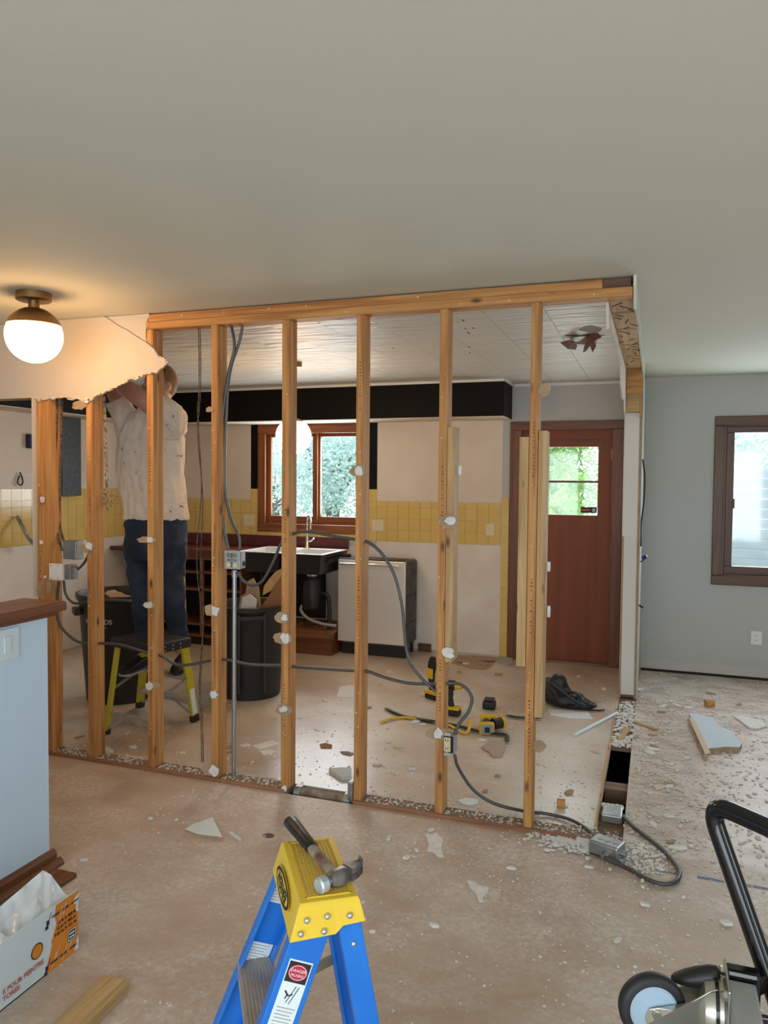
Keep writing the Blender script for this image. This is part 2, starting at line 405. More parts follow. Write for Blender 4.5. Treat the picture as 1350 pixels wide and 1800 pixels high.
def thing(name, label, cat, loc=(0, 0, 0), group=None, rz=None):
    """empty at the thing's base; parts are given in world space, or in local space when rz is set"""
    o = bpy.data.objects.new(name, None); col.objects.link(o); o.location = loc; o.empty_display_size = 0.1
    if rz is not None: o.rotation_euler = (0, 0, rz); ORIG[o.name] = Vector((0, 0, 0))
    else: ORIG[o.name] = Vector(loc)
    return tag(o, label, cat, group)
def struct(o): o['kind'] = 'structure'; return o
def catmull(pts, sub=8):
    pts = [Vector(p) for p in pts]; out = []
    P = [pts[0] * 2 - pts[1]] + pts + [pts[-1] * 2 - pts[-2]]
    for i in range(1, len(P) - 2):
        a, b2, c, d = P[i - 1], P[i], P[i + 1], P[i + 2]
        for k in range(sub):
            t = k / sub
            out.append(0.5 * ((2 * b2) + (c - a) * t + (2 * a - 5 * b2 + 4 * c - d) * t * t + (3 * b2 - a - 3 * c + d) * t ** 3))
    out.append(pts[-1]); return out
def resample(pts, step):
    out = [pts[0]]; acc = 0.0
    for a, b2 in zip(pts, pts[1:]):
        L = (b2 - a).length
        while acc + L >= step and L > 1e-9:
            t = (step - acc) / L; a = a.lerp(b2, t); out.append(a); L = (b2 - a).length; acc = 0.0
        acc += L
    out.append(pts[-1]); return out
def ribbed(mb, pts, r, step=0.006, n=8):
    p = resample(catmull(pts, 10), step)
    if len(p) < 3: p = [Vector(q) for q in pts]
    return mb.tube(p, [r * (1.0 if i % 2 else 0.84) for i in range(len(p))], n)
def textmesh(mb_name, s, size, origin, u, v, mat, parent, lift=0.0006, align='LEFT', bold=0.0):
    cu = bpy.data.curves.new(mb_name, 'FONT'); cu.body = s; cu.size = size; cu.align_x = align; cu.extrude = 0.0002; cu.offset = bold; cu.resolution_u = 3
    ob = bpy.data.objects.new('tmp', cu)
    me = bpy.data.meshes.new_from_object(ob)
    bpy.data.objects.remove(ob); bpy.data.curves.remove(cu)
    u, v = Vector(u).normalized(), Vector(v).normalized(); n = u.cross(v); origin = Vector(origin)
    off = ORIG.get(parent.name, Vector((0, 0, 0)))
    for vt in me.vertices:
        p = vt.co; vt.co = origin + u * p.x + v * p.y + n * (lift + p.z) - off
    me.name = mb_name; me.materials.clear()
    return link(mb_name, me, mat, parent)
def blob(n, rx, ry, jag=0.25, seed=None, sq=2.0):
    rn = random.Random(seed) if seed is not None else random
    out = []
    for k in range(n):
        a = 2 * math.pi * k / n + rn.uniform(-0.15, 0.15); r = 1 + rn.uniform(-jag, jag)
        out.append((math.cos(a) * rx * r, math.sin(a) * ry * r))
    return out
def remeshed(mb, voxel, smooth_it=4, disp=None):
    me = mb.mesh('tmp_remesh'); ob = bpy.data.objects.new('tmp_remesh', me); col.objects.link(ob)
    r = ob.modifiers.new('r', 'REMESH'); r.mode = 'VOXEL'; r.voxel_size = voxel
    sm = ob.modifiers.new('s', 'SMOOTH'); sm.iterations = smooth_it; sm.factor = 0.5
    dg = bpy.context.evaluated_depsgraph_get(); ev = ob.evaluated_get(dg)
    out = bpy.data.meshes.new_from_object(ev); bpy.data.objects.remove(ob); bpy.data.meshes.remove(me)
    if disp:
        nr = [v.normal.copy() for v in out.vertices]
        for vt, n in zip(out.vertices, nr): vt.co = vt.co + n * disp(vt.co)
    return out
def meshobj(name, me, mat, parent, smooth=True):
    off = ORIG.get(parent.name, Vector((0, 0, 0)))
    for vt in me.vertices: vt.co = vt.co - off
    me.name = name; me.materials.clear()
    return link(name, me, mat, parent, smooth=smooth, angle=180)

# ================================================================== THE SETTING
def wall_boxes(mb, a0, a1, z0, z1, holes, put):
    cuts = sorted({a0, a1} | {h[0] for h in holes} | {h[1] for h in holes})
    for c0, c1 in zip(cuts, cuts[1:]):
        mid = (c0 + c1) / 2; zs = [(z0, z1)]
        for h in holes:
            if h[0] < mid < h[1]: zs = [(z0, h[2]), (h[3], z1)]
        for q0, q1 in zs:
            if q1 - q0 > 1e-4: put(mb, c0, c1, q0, q1)
floor = struct(MB().bx(XL, XR, YF, 3.392, -0.03, 0).build('floor', 'floor'))
floork = struct(MB().bx(XL, SLX0, 3.522, YB, -0.03, 0).build('floor_kitchen', 'floork'))
floorr = struct(MB().bx(SLX1, XR, 3.392, YB, -0.03, 0).build('floor_right', 'floorr'))
struct(MB().bx(XL, XR, YF, YB, -0.42, -0.36).bx(XL - .1, XR + .1, YB, YB + .12, -.42, 0).bx(XL - .1, XR + .1, YF - .1, YF, -.42, 0).bx(XL - .1, XL, YF, YB, -.42, 0).bx(XR, XR + .1, YF, YB, -.42, 0).build('crawl_dark_shell', 'shade_dark'))  # shell added under the floors to stop light leaks and stay dark
chalk = MB()
for k in range(9):
    xa, xb = 0.02 + k * 0.17, 0.02 + k * 0.17 + random.uniform(0.09, 0.15)
    chalk.add([(xa, 3.236, 0.0012), (xb, 3.238, 0.0012), (xb, 3.252, 0.0012), (xa, 3.256, 0.0012)], [(0, 1, 2, 3)])
chalk.build('chalk_line', 'chalk', floor)

ceil = struct(MB().bx(XL, XR, YF, YB + .1, CEIL, CEIL + 0.06).build('ceiling', 'ceiling'))
seam0 = PZ(955, 541, CEIL - 0.012).x
k = 0; tilems = {}
x = seam0
while x > XL: x -= 0.305
cols_ = []
while x < SLX0 - 0.02:
    cols_.append((max(x, XL), min(x + 0.305, SLX0 - 0.01))); x += 0.305
for ci, (xa, xb) in enumerate(cols_):
    ya = Y0 + SD + 0.03 - (0.3 if ci % 2 else 0)
    while ya < YB:
        y1 = min(ya + 0.61, YB); y0 = max(ya, Y0 + SD + 0.03)
        if y1 - y0 > 0.02 and xb - xa > 0.02:
            MB().bx(xa + 0.0012, xb - 0.0012, y0 + 0.0008, y1 - 0.0008, CEIL - 0.012, CEIL).build('ceiling_tile', 'kceil', ceil)
        ya += 0.61

# back wall with door and two windows
DOOR = (-1.135, -0.345, 0.0, 2.045)
KW = (-3.70, -2.605, 1.115, 2.085)
RW = (0.52, 2.05, 0.835, 2.055)
mb = MB(); wall_boxes(mb, XL - .1, XR + .1, 0, CEIL, [DOOR, KW, RW], lambda m, a, b, c, d: m.bx(a, b, YB, YB + .12, c, d))
wback = struct(mb.build('wall_back', 'bluewall'))
def wpatch(name, x0, x1, z0, z1, mat, t=0.003, y=YB): return MB().bx(x0, x1, y - t, y, z0, z1).build(name, mat, wback)
wpatch('bare_wall_panel', -2.48, -1.292, 1.392, 2.127, 'kwhite')
wpatch('bare_wall_panel', XL, -3.83, 1.385, 2.127, 'kwhite')
wpatch('black_painted_strip', -3.83, -3.745, 1.49, 2.127, 'black')
wpatch('black_painted_strip', -2.565, -2.48, 1.50, 2.127, 'black')
wpatch('lower_wall_panel', -2.48, -1.292, 0.02, 1.012, 'kprimer')
wpatch('lower_wall_panel', -3.80, -2.48, 0.02, 0.95, 'kprimer')
wpatch('grout_bed', -3.745, -2.56, 1.012, 1.075, 'grout', 0.002)
wpatch('grout_bed', -2.56, -1.225, 1.012, 1.39, 'grout', 0.002)
wpatch('grout_bed', XL, -3.745, 1.03, 1.49, 'grout', 0.0018)
wpatch('grout_bed', -2.56, -2.48, 1.39, 1.50, 'grout', 0.002)
wpatch('grout_bed', -1.292, -1.225, 0.0, 1.44, 'grout', 0.0015)
TS = 0.1075
_tile = MB().bx(0.0017, TS - 0.0017, -0.007, 0, 0.0017, TS - 0.0017)
_tm = _tile.mesh('tile'); _tm.materials.append(M['tile'])
def tile_obj(parent, p, rz=0.0, sx=1.0, sz=1.0):
    o = bpy.data.objects.new('tile', _tm); col.objects.link(o); o.parent = parent
    o.location = Vector(p) - ORIG[parent.name]; o.rotation_euler = (0, 0, rz); o.scale = (sx, 1, sz)
    return o
def tile_field(x0, x1, z0, z1, parent=wback, wall='back', Y=YB - 0.002):
    z = z0
    while z < z1 - 0.015:
        hz = min(TS, z1 - z); x = x1
        while x > x0 + 0.015:
            w = min(TS, x - x0)
            if wall == 'back': tile_obj(parent, (x - w, Y, z), 0, w / TS, hz / TS)
            else: tile_obj(parent, (Y, x - w, z), math.pi / 2, w / TS, hz / TS)
            x -= TS
        z += TS
tile_field(-2.56, -1.300, 1.012, 1.386)
tile_field(-3.745, -2.56, 1.012, 1.07)
tile_field(XL + .01, -3.83, 1.03, 1.383)
tile_field(-3.83, -3.745, 1.03, 1.49)
tile_field(-2.56, -2.48, 1.386, 1.50)
tile_field(-1.297, -1.228, 0.0, 1.44)

# left wall
wleft = struct(MB().bx(XL - .1, XL, YF, YB, 0, CEIL).build('wall_left', 'bluewall'))
def lpatch(name, y0, y1, z0, z1, mat, t=0.003): return MB().bx(XL, XL + t, y0, y1, z0, z1).build(name, mat, wleft)
lpatch('bare_wall_panel', 3.55, 4.62, 1.39, 2.13, 'kwhite')
lpatch('bare_wall_panel', 4.62, YB, 1.62, 2.13, 'kwhite')
lpatch('stained_wall_strip', 4.62, YB, 1.485, 1.62, 'kprimer', 0.0025)
lpatch('lower_wall_panel', 3.55, YB, 0.02, 1.0, 'kprimer', 0.0025)
lpatch('grout_bed', 3.55, YB, 1.0, 1.49, 'grout', 0.0015)
tile_field(3.56, YB - .01, 1.006, 1.385, wleft, 'left', XL + 0.0015)
tile_field(4.63, YB - .01, 1.385, 1.485, wleft, 'left', XL + 0.0015)
# unseen walls that carry the living-room windows
mb = MB(); wall_boxes(mb, YF, YB, 0, CEIL, [(-1.3, 0.9, 0.85, 2.05)], lambda m, a, b, c, d: m.bx(XR, XR + .1, a, b, c, d)); struct(mb.build('wall_right', 'bluewall'))
mb = MB(); wall_boxes(mb, XL, XR, 0, CEIL, [(-2.3, 1.9, 0.5, 2.2)], lambda m, a, b, c, d: m.bx(a, b, YF - .1, YF, c, d)); struct(mb.build('wall_front', 'bluewall'))

# soffits over the removed wall cabinets
SZ = 2.127
sof = struct(MB().bx(XL, -1.215, 6.36, YB - .004, SZ + .006, CEIL - .0125).build('soffit_back', 'black'))
MB().bx(XL, -1.216, 6.362, YB - .004, SZ, SZ + .006).build('soffit_underside', 'kwhite', sof)
MB().bx(XL, -1.200, 6.342, 6.36, CEIL - .035, CEIL - .0125).build('crown_strip', 'white', sof, bevel=.004)
MB().bx(-1.215, -1.198, 6.342, YB - .01, CEIL - .035, CEIL - .0125).build('crown_strip', 'white', sof, bevel=.004)
sofl = struct(MB().bx(XL + .004, -4.72, 3.55, 6.36, SZ + .006, CEIL - .0125).build('soffit_left', 'black'))
MB().bx(XL + .004, -4.722, 3.552, 6.36, SZ, SZ + .006).build('soffit_underside', 'kwhite', sofl)
struct(MB().bx(-1.197, SLX0 - .01, YB - .02, YB, CEIL - .04, CEIL - .0125).build('trim_1', 'white', bevel=.005))

# entry door
def window_strip(name, parts, mat, parent, bevel=.004):
    mb = MB()
    for p in parts: mb.bx(*p)
    return mb.build(name, mat, parent, bevel=bevel)
door = struct(thing('door_1', 'brown wooden back door with a two pane window', None, (-0.74, YB + .02, 0)))
window_strip('door_casing', [(-1.225, -1.125, YB - .022, YB + .002, 0.0, 2.035)], 'oak_z', door)
window_strip('door_casing', [(-0.355, -0.268, YB - .022, YB + .002, 0.0, 2.035)], 'oak_z', door)
window_strip('door_casing', [(-1.225, -0.268, YB - .022, YB + .002, 2.035, 2.112)], 'oak_x', door)
window_strip('door_jamb', [(-1.135, -1.122, YB, YB + .1, 0.0, 2.045)], 'oak_z', door, 0)
window_strip('door_jamb', [(-1.135, -0.345, YB, YB + .1, 2.033, 2.046)], 'oak_x', door, 0)
window_strip('door_jamb', [(-0.358, -0.345, YB, YB + .1, 0.0, 2.045)], 'oak_z', door, 0)
GX0, GX1, GZ0, GZ1 = -0.905, -0.473, 1.297, 1.888
m2 = MB(); wall_boxes(m2, -1.12, -0.36, 0.022, 2.035, [(GX0, GX1, GZ0, GZ1)], lambda m, a, b, c, d: m.bx(a, b, YB + .03, YB + .07, c, d))
slab = m2.build('door_slab', wood('door_red_brown', 2, (0.17, 0.038, 0.010), (0.24, 0.058, 0.016), 0.55, 5, False), door)
window_strip('glazing_bar', [(GX0, GX1, YB + .028, YB + .06, 1.577, 1.597)], 'dark_x', slab, .003)
window_strip('glazing_bead', [(GX0 - .035, GX1 + .035, YB + .018, YB + .03, GZ1 + .045, GZ1 + .058)], 'oak_x', slab, .003)
for za, zb in ((GZ0, 1.577), (1.597, GZ1)):
    window_strip('pane', [(GX0, GX1, YB + .048, YB + .052, za, zb)], 'glass', slab, 0)
st = window_strip('window_sticker', [(-0.613, -0.478, YB + .043, YB + .047, 1.318, 1.368)], 'ink', slab, 0)
MB().bx(-0.605, -0.535, YB + .0415, YB + .0425, 1.334, 1.352).build('sticker_print', 'redtxt', st)
MB().lathe([(0.017, 0), (0.017, .001)], (-0.503, YB + .0425, 1.343), (0, -1, 0), 20).build('sticker_roundel', 'grey_print', st)
for hz in (1.82, 1.02, 0.24):
    MB().cyl((-0.362, YB + .026, hz - .045), (-0.362, YB + .026, hz + .045), .008, n=10).build('hinge', 'brass', door)
MB().bx(-1.12, -0.36, YB - .02, YB + .09, 0.0, 0.02).build('threshold', 'oldwood', door)
lk = MB().lathe([(0.03, 0), (0.03, .012), (.012, .014), (.012, .04), (.026, .045), (.03, .06), (.022, .075)], (-1.05, YB + .03, 1.02), (0, -1, 0)).build('door_knob', 'brass', door, smooth=True)

# kitchen window
kw = struct(thing('window_1', 'kitchen sliding window with an orange stained wooden frame', None, (-3.15, YB, 1.06)))
a0, a1, z0, z1 = -3.745, -2.565, 1.065, 2.122
CZ = .085
for nm, bxs, mt in [('window_casing', (a0, a0 + CZ, YB - .022, YB, z0 + CZ, z1 - CZ), 'orange_z'), ('window_casing', (a1 - CZ, a1, YB - .022, YB, z0 + CZ, z1 - CZ), 'orange_z'),
                    ('window_casing', (a0, a1, YB - .022, YB, z1 - CZ, z1), 'orange_x'), ('window_casing', (a0, a1, YB - .03, YB, z0, z0 + CZ), 'orange_x')]:
    MB().bx(*bxs).build(nm, mt, kw, bevel=.006)
i0, i1, j0, j1 = -3.70, -2.605, 1.115, 2.085
for bxs, mt in [((i0, i0 + .03, YB, YB + .11, j0, j1), 'oak_z'), ((i1 - .03, i1, YB, YB + .11, j0, j1), 'oak_z'), ((i0, i1, YB, YB + .11, j1 - .03, j1), 'oak_x'), ((i0, i1, YB, YB + .11, j0, j0 + .03), 'oak_x')]:
    MB().bx(*bxs).build('window_jamb', mt, kw)
for sx0, sx1, yy in ((i0 + .03, -3.115, YB + .03), (-3.145, i1 - .03, YB + .06)):
    sash = thing('sash', None, None, (0, 0, 0)); sash.parent = kw; sash.location = Vector((sx0, yy, j0)) - ORIG[kw.name]; ORIG[sash.name] = Vector((sx0, yy, j0))
    w = .05
    for bxs, mt in [((sx0, sx0 + w, yy, yy + .03, j0 + .03, j1 - .03), 'orange_z'), ((sx1 - w, sx1, yy, yy + .03, j0 + .03, j1 - .03), 'orange_z'), ((sx0 + w, sx1 - w, yy, yy + .03, j1 - .03 - w, j1 - .03), 'orange_x'), ((sx0 + w, sx1 - w, yy, yy + .03, j0 + .03, j0 + .03 + w + .03), 'orange_x')]:
        MB().bx(*bxs).build('sash_rail', mt, sash, bevel=.004)
    MB().bx(sx0 + w, sx1 - w, yy + .012, yy + .016, j0 + .03 + w, j1 - .03 - w).build('pane', 'glass', sash)
MB().bx(-3.57, -3.555, YB + .012, YB + .03, 1.55, 1.62).build('latch', 'white', kw, bevel=.003)

# right window
rw = struct(thing('window_2', 'dark brown framed window in the right back wall', None, (1.28, YB, .76)))
a0, a1, z0, z1 = 0.438, 2.13, 0.757, 2.127
for bxs, mt in [((a0, a0 + .078, YB - .022, YB, z0 + .078, z1 - .078), 'dark_z'), ((a1 - .078, a1, YB - .022, YB, z0 + .078, z1 - .078), 'dark_z'), ((a0, a1, YB - .022, YB, z1 - .078, z1), 'dark_x'), ((a0, a1, YB - .022, YB, z0, z0 + .078), 'dark_x')]:
    MB().bx(*bxs).build('window_casing', mt, rw, bevel=.006)
for bxs, mt in [((.531, .59, YB + .005, YB + .06, .912, 1.993), 'dark_z'), ((1.98, 2.039, YB + .005, YB + .06, .912, 1.993), 'dark_z'), ((.531, 2.039, YB + .005, YB + .06, 1.993, 2.043), 'dark_x'), ((.531, 2.039, YB + .005, YB + .06, .847, .912), 'dark_x')]:
    MB().bx(*bxs).build('window_sash', mt, rw, bevel=.004)
MB().bx(.585, 1.985, YB + .03, YB + .035, .90, 2.0).build('pane', 'glass', rw)
for bxs, mt in [((.519, .53, YB, YB + .11, .836, 2.054), 'dark_z'), ((2.04, 2.051, YB, YB + .11, .836, 2.054), 'dark_z'), ((.519, 2.05, YB, YB + .11, 2.044, 2.0555), 'dark_x'), ((.519, 2.05, YB, YB + .11, .835, .846), 'dark_x')]:
    MB().bx(*bxs).build('window_jamb', mt, rw)
MB().bx(.585, .60, YB - .012, YB + .006, 1.38, 1.46).build('latch', 'dark_z', rw, bevel=.003)
# bottom edge of the right part of the back wall, baseboard torn off
struct(MB().bx(-0.09, XR, YB - .004, YB, .022, .095).build('baseboard_right', plain('bare_wall_foot', (.56, .53, .48), .8)))
struct(MB().bx(-0.09, XR, YB - .006, YB, 0.0, .02).build('gap_shadow_strip', 'shade_dark'))  # dark strip painted in for the shadow in the gap below the wall

# half wall on the left with a brown cap
hw = struct(MB().bx(-2.41, -2.29, YF, 2.405, 0, 1.038).build('wall_half', 'halfwall'))
MB().bx(-2.465, -2.238, YF, 2.462, 1.042, 1.080).build('wall_cap', wood('cap_brown', 1, (0.10, 0.030, 0.011), (0.20, 0.065, 0.024), .35, 18, False), hw, bevel=.01, seg=3)
MB().bx(-2.445, -2.262, YF, 2.438, 1.022, 1.042).build('cap_moulding', 'oak_y', hw, bevel=.008)
bb = struct(MB().prism([(0, 0), (.020, 0), (.020, .050), (.015, .060), (.006, .066), (0, .066)], (-2.29, YF, 0), (1, 0, 0), (0, 0, 1), -(2.425 - YF)).build('baseboard_left', 'oak_y'))
MB().prism([(0, 0), (.024, 0), (.023, .010), (.018, .019), (.010, .026), (0, .028)], (-2.27, YF, 0), (1, 0, 0), (0, 0, 1), -(2.44 - YF)).build('quarter_round', 'oak_y', bb)

# ================================================================== STUD WALL
sw = thing('stud_wall', 'bare timber stud wall stripped of its drywall between the two rooms', 'stud wall', (-1.6, Y0 + SD / 2, 0))
STUD_X = [(-3.315, .092), (-2.968, .042), (-2.568, .040), (-2.171, .040), (-1.764, .040), (-1.366, .038), (-0.953, .038), (-0.536, .038)]
studs = []
for i, (sx, w) in enumerate(STUD_X):
    zt = 2.37
    m = MB()
    if i == 0:
        m.bx(sx, sx + w / 2 - .001, Y0, Y0 + SD, .012, zt).bx(sx + w / 2 + .001, sx + w, Y0, Y0 + SD, .012, zt)
    else: m.bx(sx, sx + w, Y0, Y0 + SD, .012, zt)
    s_ = m.build('stud', 'fir_z', sw, bevel=.0025)
    studs.append(s_)
# trimmers nailed to the last studs
def trimmer(x0, x1, z0, z1, y=Y0 + .004): return MB().bx(x0, x1, y, y + SD, z0, z1).build('trimmer_stud', 'pale_z', sw, bevel=.002)
trimmer(-0.914, -0.878, .735, 1.829)
trimmer(-0.580, -0.538, .745, 1.779)
trimmer(-0.496, -0.459, .52, 1.806)
tp = MB().bx(-2.552, -0.112, Y0, Y0 + SD, 2.371, 2.409).build('top_plate', 'fir_x', sw, bevel=.002)
MB().bx(-2.552, -0.235, Y0 - .002, Y0 + SD, 2.4095, 2.4475).build('top_plate', 'fir_x', sw, bevel=.002)
MB().bx(-0.2345, -0.118, Y0 + .006, Y0 + SD, 2.4095, 2.45).build('top_plate', 'dark_x', sw, bevel=.002)
MB().bx(XL, -2.5525, Y0, Y0 + SD, 2.371, 2.4475).build('top_plate', 'fir_x', sw)
# sole plate in two lengths with the cut-out hole between
MB().bx(XL, -1.725, Y0, Y0 + SD, -.026, .0115).build('sole_plate', 'oldwood', sw)
MB().bx(-1.372, -0.225, Y0, Y0 + SD, -.026, .0115).build('sole_plate', 'oldwood', sw)
MB().bx(-3.33, -1.735, 3.392, Y0 - .001, -.03, .016).build('floor_edge_strip', 'edge_x', sw, bevel=.003)
MB().bx(-1.36, -0.30, 3.392, Y0 - .001, -.03, .016).build('floor_edge_strip', 'edge_x', sw, bevel=.003)
# stamped grade marks on the faces (rows of small dark strokes)
def stamps(stud, x, zs, n=16):
    m = MB()
    for zc in zs:
        for q in range(n):
            z = zc + q * .016
            if random.random() < .8: m.bx(x - .004 + random.uniform(-.001, .001), x + .004, Y0 - .0006, Y0 - .0002, z, z + random.uniform(.003, .008))
    m.build('grade_stamp', plain('stamp_ink_%d' % len(bpy.data.materials), (0.20, 0.07, 0.03), .8), stud)
for i, zs in enumerate([(.25, .95), (.5, 1.3), (.4, 1.5), (.55, 1.1), (.3, 1.2), (.9, 1.9), (.5, 1.4), (.35, .9, 1.6)]):
    stamps(studs[i], STUD_X[i][0] + .02, zs)
# screw heads, a few per stud
for i, (sx, w) in enumerate(STUD_X):
    m = MB()
    for q in range(8):
        m.ball((sx + random.uniform(.008, .03), Y0 - .002, random.uniform(.12, 2.25)), random.uniform(.003, .0055), 6)
    tag(m.build('screw_heads', 'screw', studs[i]), kind='stuff')
m = MB()
for q in range(9): m.ball((-2.4 + q * .26 + random.uniform(-.06, .06), Y0 - .003, random.choice((2.385, 2.43))), random.uniform(.004, .007), 6)
tag(m.build('screw_heads', 'screw', tp), kind='stuff')
# torn drywall scraps still screwed to the studs: tan paper with a white plaster chunk
def scrap(stud, x, y, rx, ry, wx=None, wy=None, wr=8, paper=True, seed=0, sh=0):
    p = PY(x, y, Y0 - .004); px = .00272 * (1 + 0.0)
    if paper:
        MB().prism(blob(14, rx * px * 1.12, ry * px * 1.1, .17, seed), p + Vector((sh, .002, 0)), (1, 0, 0), (0, 0, 1), .003).build('paper_scrap', 'paper', stud)
    if wx is not None:
        q = PY(wx, wy, Y0 - .008)
        MB().prism(blob(12, wr * px * .95, wr * px * random.uniform(.75, 1.1), .32, seed + 50), q, (1, 0, 0), (0, 0, 1), .006).build('plaster_chunk', 'gyp', stud)
scrap(studs[0], 75, 878, 6, 5, 75, 878, 6, False, 1); scrap(studs[0], 73, 953, 5, 5, 73, 953, 5, False, 2)
scrap(studs[0], 70, 1036, 7, 14, None, None, 0, True, 31); scrap(studs[0], 86, 1034, 6, 13, 80, 1014, 4, True, 32)
scrap(studs[1], 140, 712, 17, 9, 152, 704, 7, True, 3); scrap(studs[1], 150, 964, 17, 8, 158, 960, 9, True, 4)
scrap(studs[2], 257, 949, 20, 6, 264, 949, 7, True, 5); scrap(studs[2], 262, 1064, 13, 6, 262, 1064, 9, True, 6); scrap(studs[2], 271, 1204, 14, 6, 263, 1205, 9, True, 7)
scrap(studs[3], 373, 1073, 16, 11, 379, 1074, 9, True, 8); scrap(studs[3], 377, 1221, 9, 7, 377, 1220, 8, True, 9); scrap(studs[3], 368, 1352, 18, 11, 377, 1355, 10, True, 10); scrap(studs[3], 369, 720, 8, 5, None, None, 0, True, 11)
scrap(studs[4], 496, 1086, 13, 10, 501, 1086, 7, True, 12); scrap(studs[4], 496, 1121, 17, 10, 502, 1121, 9, True, 13); scrap(studs[4], 498, 1248, 15, 11, 499, 1247, 8, True, 14); scrap(studs[4], 500, 1385, 6, 4, 500, 1386, 6, False, 15)
scrap(studs[5], 629, 827, 13, 10, 630, 828, 9, True, 16)
scrap(studs[6], 770, 1290, 18, 11, 770, 1288, 9, True, 17); scrap(studs[6], 789, 916, 15, 11, 791, 916, 9, True, 18); scrap(studs[6], 788, 1148, 10, 12, 788, 1148, 11, False, 19)
scrap(studs[7], 957, 686, 9, 10, None, None, 0, True, 20); scrap(studs[7], 948, 1312, 9, 9, None, None, 0, True, 24)
for (x, y, r) in ((806, 828, 7), (962, 996, 6), (962, 1075, 7)):
    q = PY(x, y, Y0 + .05)
    MB().prism(blob(8, .006, r * .0032, .25, x), q, (0, 1, 0), (0, 0, 1), .014).build('plaster_chunk', 'gyp', sw, bevel=.002)

# drywall that is left above the opening on the left
DWF = Y0 - .013
def dw_poly(name, pts, y, mat, t, parent, seedj=0):
    poly = []
    for (x, yy) in pts:
        p = PY(x, yy, y); poly.append((p.x, p.z))
    # front face at y, extruded backwards (+y)
    m = MB().prism(poly, (0, y, 0), (1, 0, 0), (0, 0, 1), -t)
    return m.build(name, mat, parent)
wp = struct(MB().bx(XL, -3.335, Y0, Y0 + SD, 2.03, 2.3705).build('wall_partition', 'fir_x'))
p0 = PY(183, 558, DWF)
jag = [(183, 559), (195, 564), (206, 572), (222, 580), (240, 592), (258, 603), (270, 613), (279, 628), (292, 634), (290, 641), (283, 646), (272, 652), (262, 655), (250, 658), (240, 663), (228, 666), (215, 672), (205, 677), (196, 683), (185, 686), (175, 691), (166, 696), (158, 701), (147, 704), (136, 699), (128, 701), (113, 697), (95, 698), (78, 700), (66, 703)]
poly = [(XL, CEIL - .002)] + [(p.x, p.z) for p in (PY(x, y, DWF) for x, y in jag)] + [(-3.33, 2.03), (XL, 2.03)]
poly[1] = (poly[1][0], CEIL - .002)
MB().prism(poly, (0, DWF, 0), (1, 0, 0), (0, 0, 1), -.0125).build('hanging_drywall', 'paint_drywall', wp)
# torn brown/white edge of the sheet
ed = MB()
pts = [PY(x, y, DWF - .001) for x, y in jag]
for a, b in zip(pts[7:], pts[8:]):
    for q in range(3):
        c_, d_ = a.lerp(b, q / 3), a.lerp(b, (q + 1) / 3); jz = random.uniform(-.006, .004)
        ed.beam(c_ + Vector((0, .006, jz)), d_ + Vector((0, .006, jz + random.uniform(-.004, .004))), random.uniform(.006, .014), .012, (0, 0, 1))
ed.build('torn_edge', plain('torn_paper', (.58, .45, .33), .9, c2=(.75, .68, .6), scale=40), wp)
# second layer behind, up to the first full stud
jag2 = [(150, 545), (262, 545), (262, 556), (257, 566), (256, 590), (258, 604), (240, 600), (150, 585)]
poly = [(PY(x, y, Y0 - .0005).x, min(PY(x, y, Y0 - .0005).z, CEIL - .002)) for x, y in jag2]
MB().prism(poly, (0, Y0 - .0004, 0), (1, 0, 0), (0, 0, 1), .0004).build('drywall_layer', 'paint_drywall', wp)
# corner edge of the opening
MB().bx(-3.333, -3.318, DWF - .004, Y0 + .02, .9, 2.03).build('corner_bead', 'paint_drywall', wp)

# ================================================================== CROSS WALL REMAINS ON THE RIGHT
cw = struct(thing('wall_stub', 'end of the half demolished cross wall next to the door', None, (-0.16, 6.2, 0)))
MB().bx(-0.213, -0.122, 5.80, 5.838, .03, 2.08).build('stub_stud', plain('white_washed_stud', (0.70, 0.71, 0.69), .7), cw)
MB().bx(-0.213, -0.122, 5.84, YB - .001, .0, 2.36).build('stub_core', 'oldwood', cw)
MB().bx(-0.227, -0.2135, 5.802, YB - .001, .005, 1.19).build('stub_drywall', 'paper', cw)
MB().bx(-0.227, -0.2135, 5.792, YB - .001, 1.195, 2.06).build('stub_drywall', 'kprimer', cw)
MB().bx(-0.1215, -0.106, 5.796, YB - .001, .005, 2.05).build('stub_drywall', 'paper', cw)
MB().bx(-0.1055, -0.1005, 5.80, YB - .001, .005, 2.38).build('stub_face_paper', 'bluewall', cw)
MB().bx(-0.222, -0.1225, 5.786, 5.7995, 1.19, 2.085).build('end_cap', plain('white_end_cap', (0.74, 0.75, 0.73), .7), cw)
# overhead plate of the cross wall, gouged underside
MB().bx(-0.214, -0.110, Y0 + SD + .002, 5.55, 2.372, 2.41).build('cross_plate', 'pale_y', cw, bevel=.003)
MB().bx(-0.214, -0.110, Y0 + SD + .002, 5.9, 2.4105, CEIL - .013).build('cross_plate', 'pale_y', cw)
MB().bx(-0.212, -0.104, 5.62, 5.66, 2.205, 2.409).build('header_block', 'fir_x', cw, bevel=.003)
MB().bx(-0.213, -0.122, 5.70, 5.74, 2.082, 2.22).build('header_block', 'pale_x', cw, bevel=.003)
MB().bx(-0.121, -0.108, 5.70, 5.78, 2.05, 2.30).build('header_block', 'fir_z', cw)
g = MB()
for k in range(24):
    y = 3.56 + k * .08 + random.uniform(-.02, .02); x = random.uniform(-.205, -.12); a = random.uniform(-.7, .7); L = random.uniform(.02, .05)
    d = Vector((math.sin(a) * L, math.cos(a) * L, 0))
    g.beam(Vector((x, y, 2.3712)) - d, Vector((x, y, 2.3712)) + d, .006, .002, (1, 0, 0))
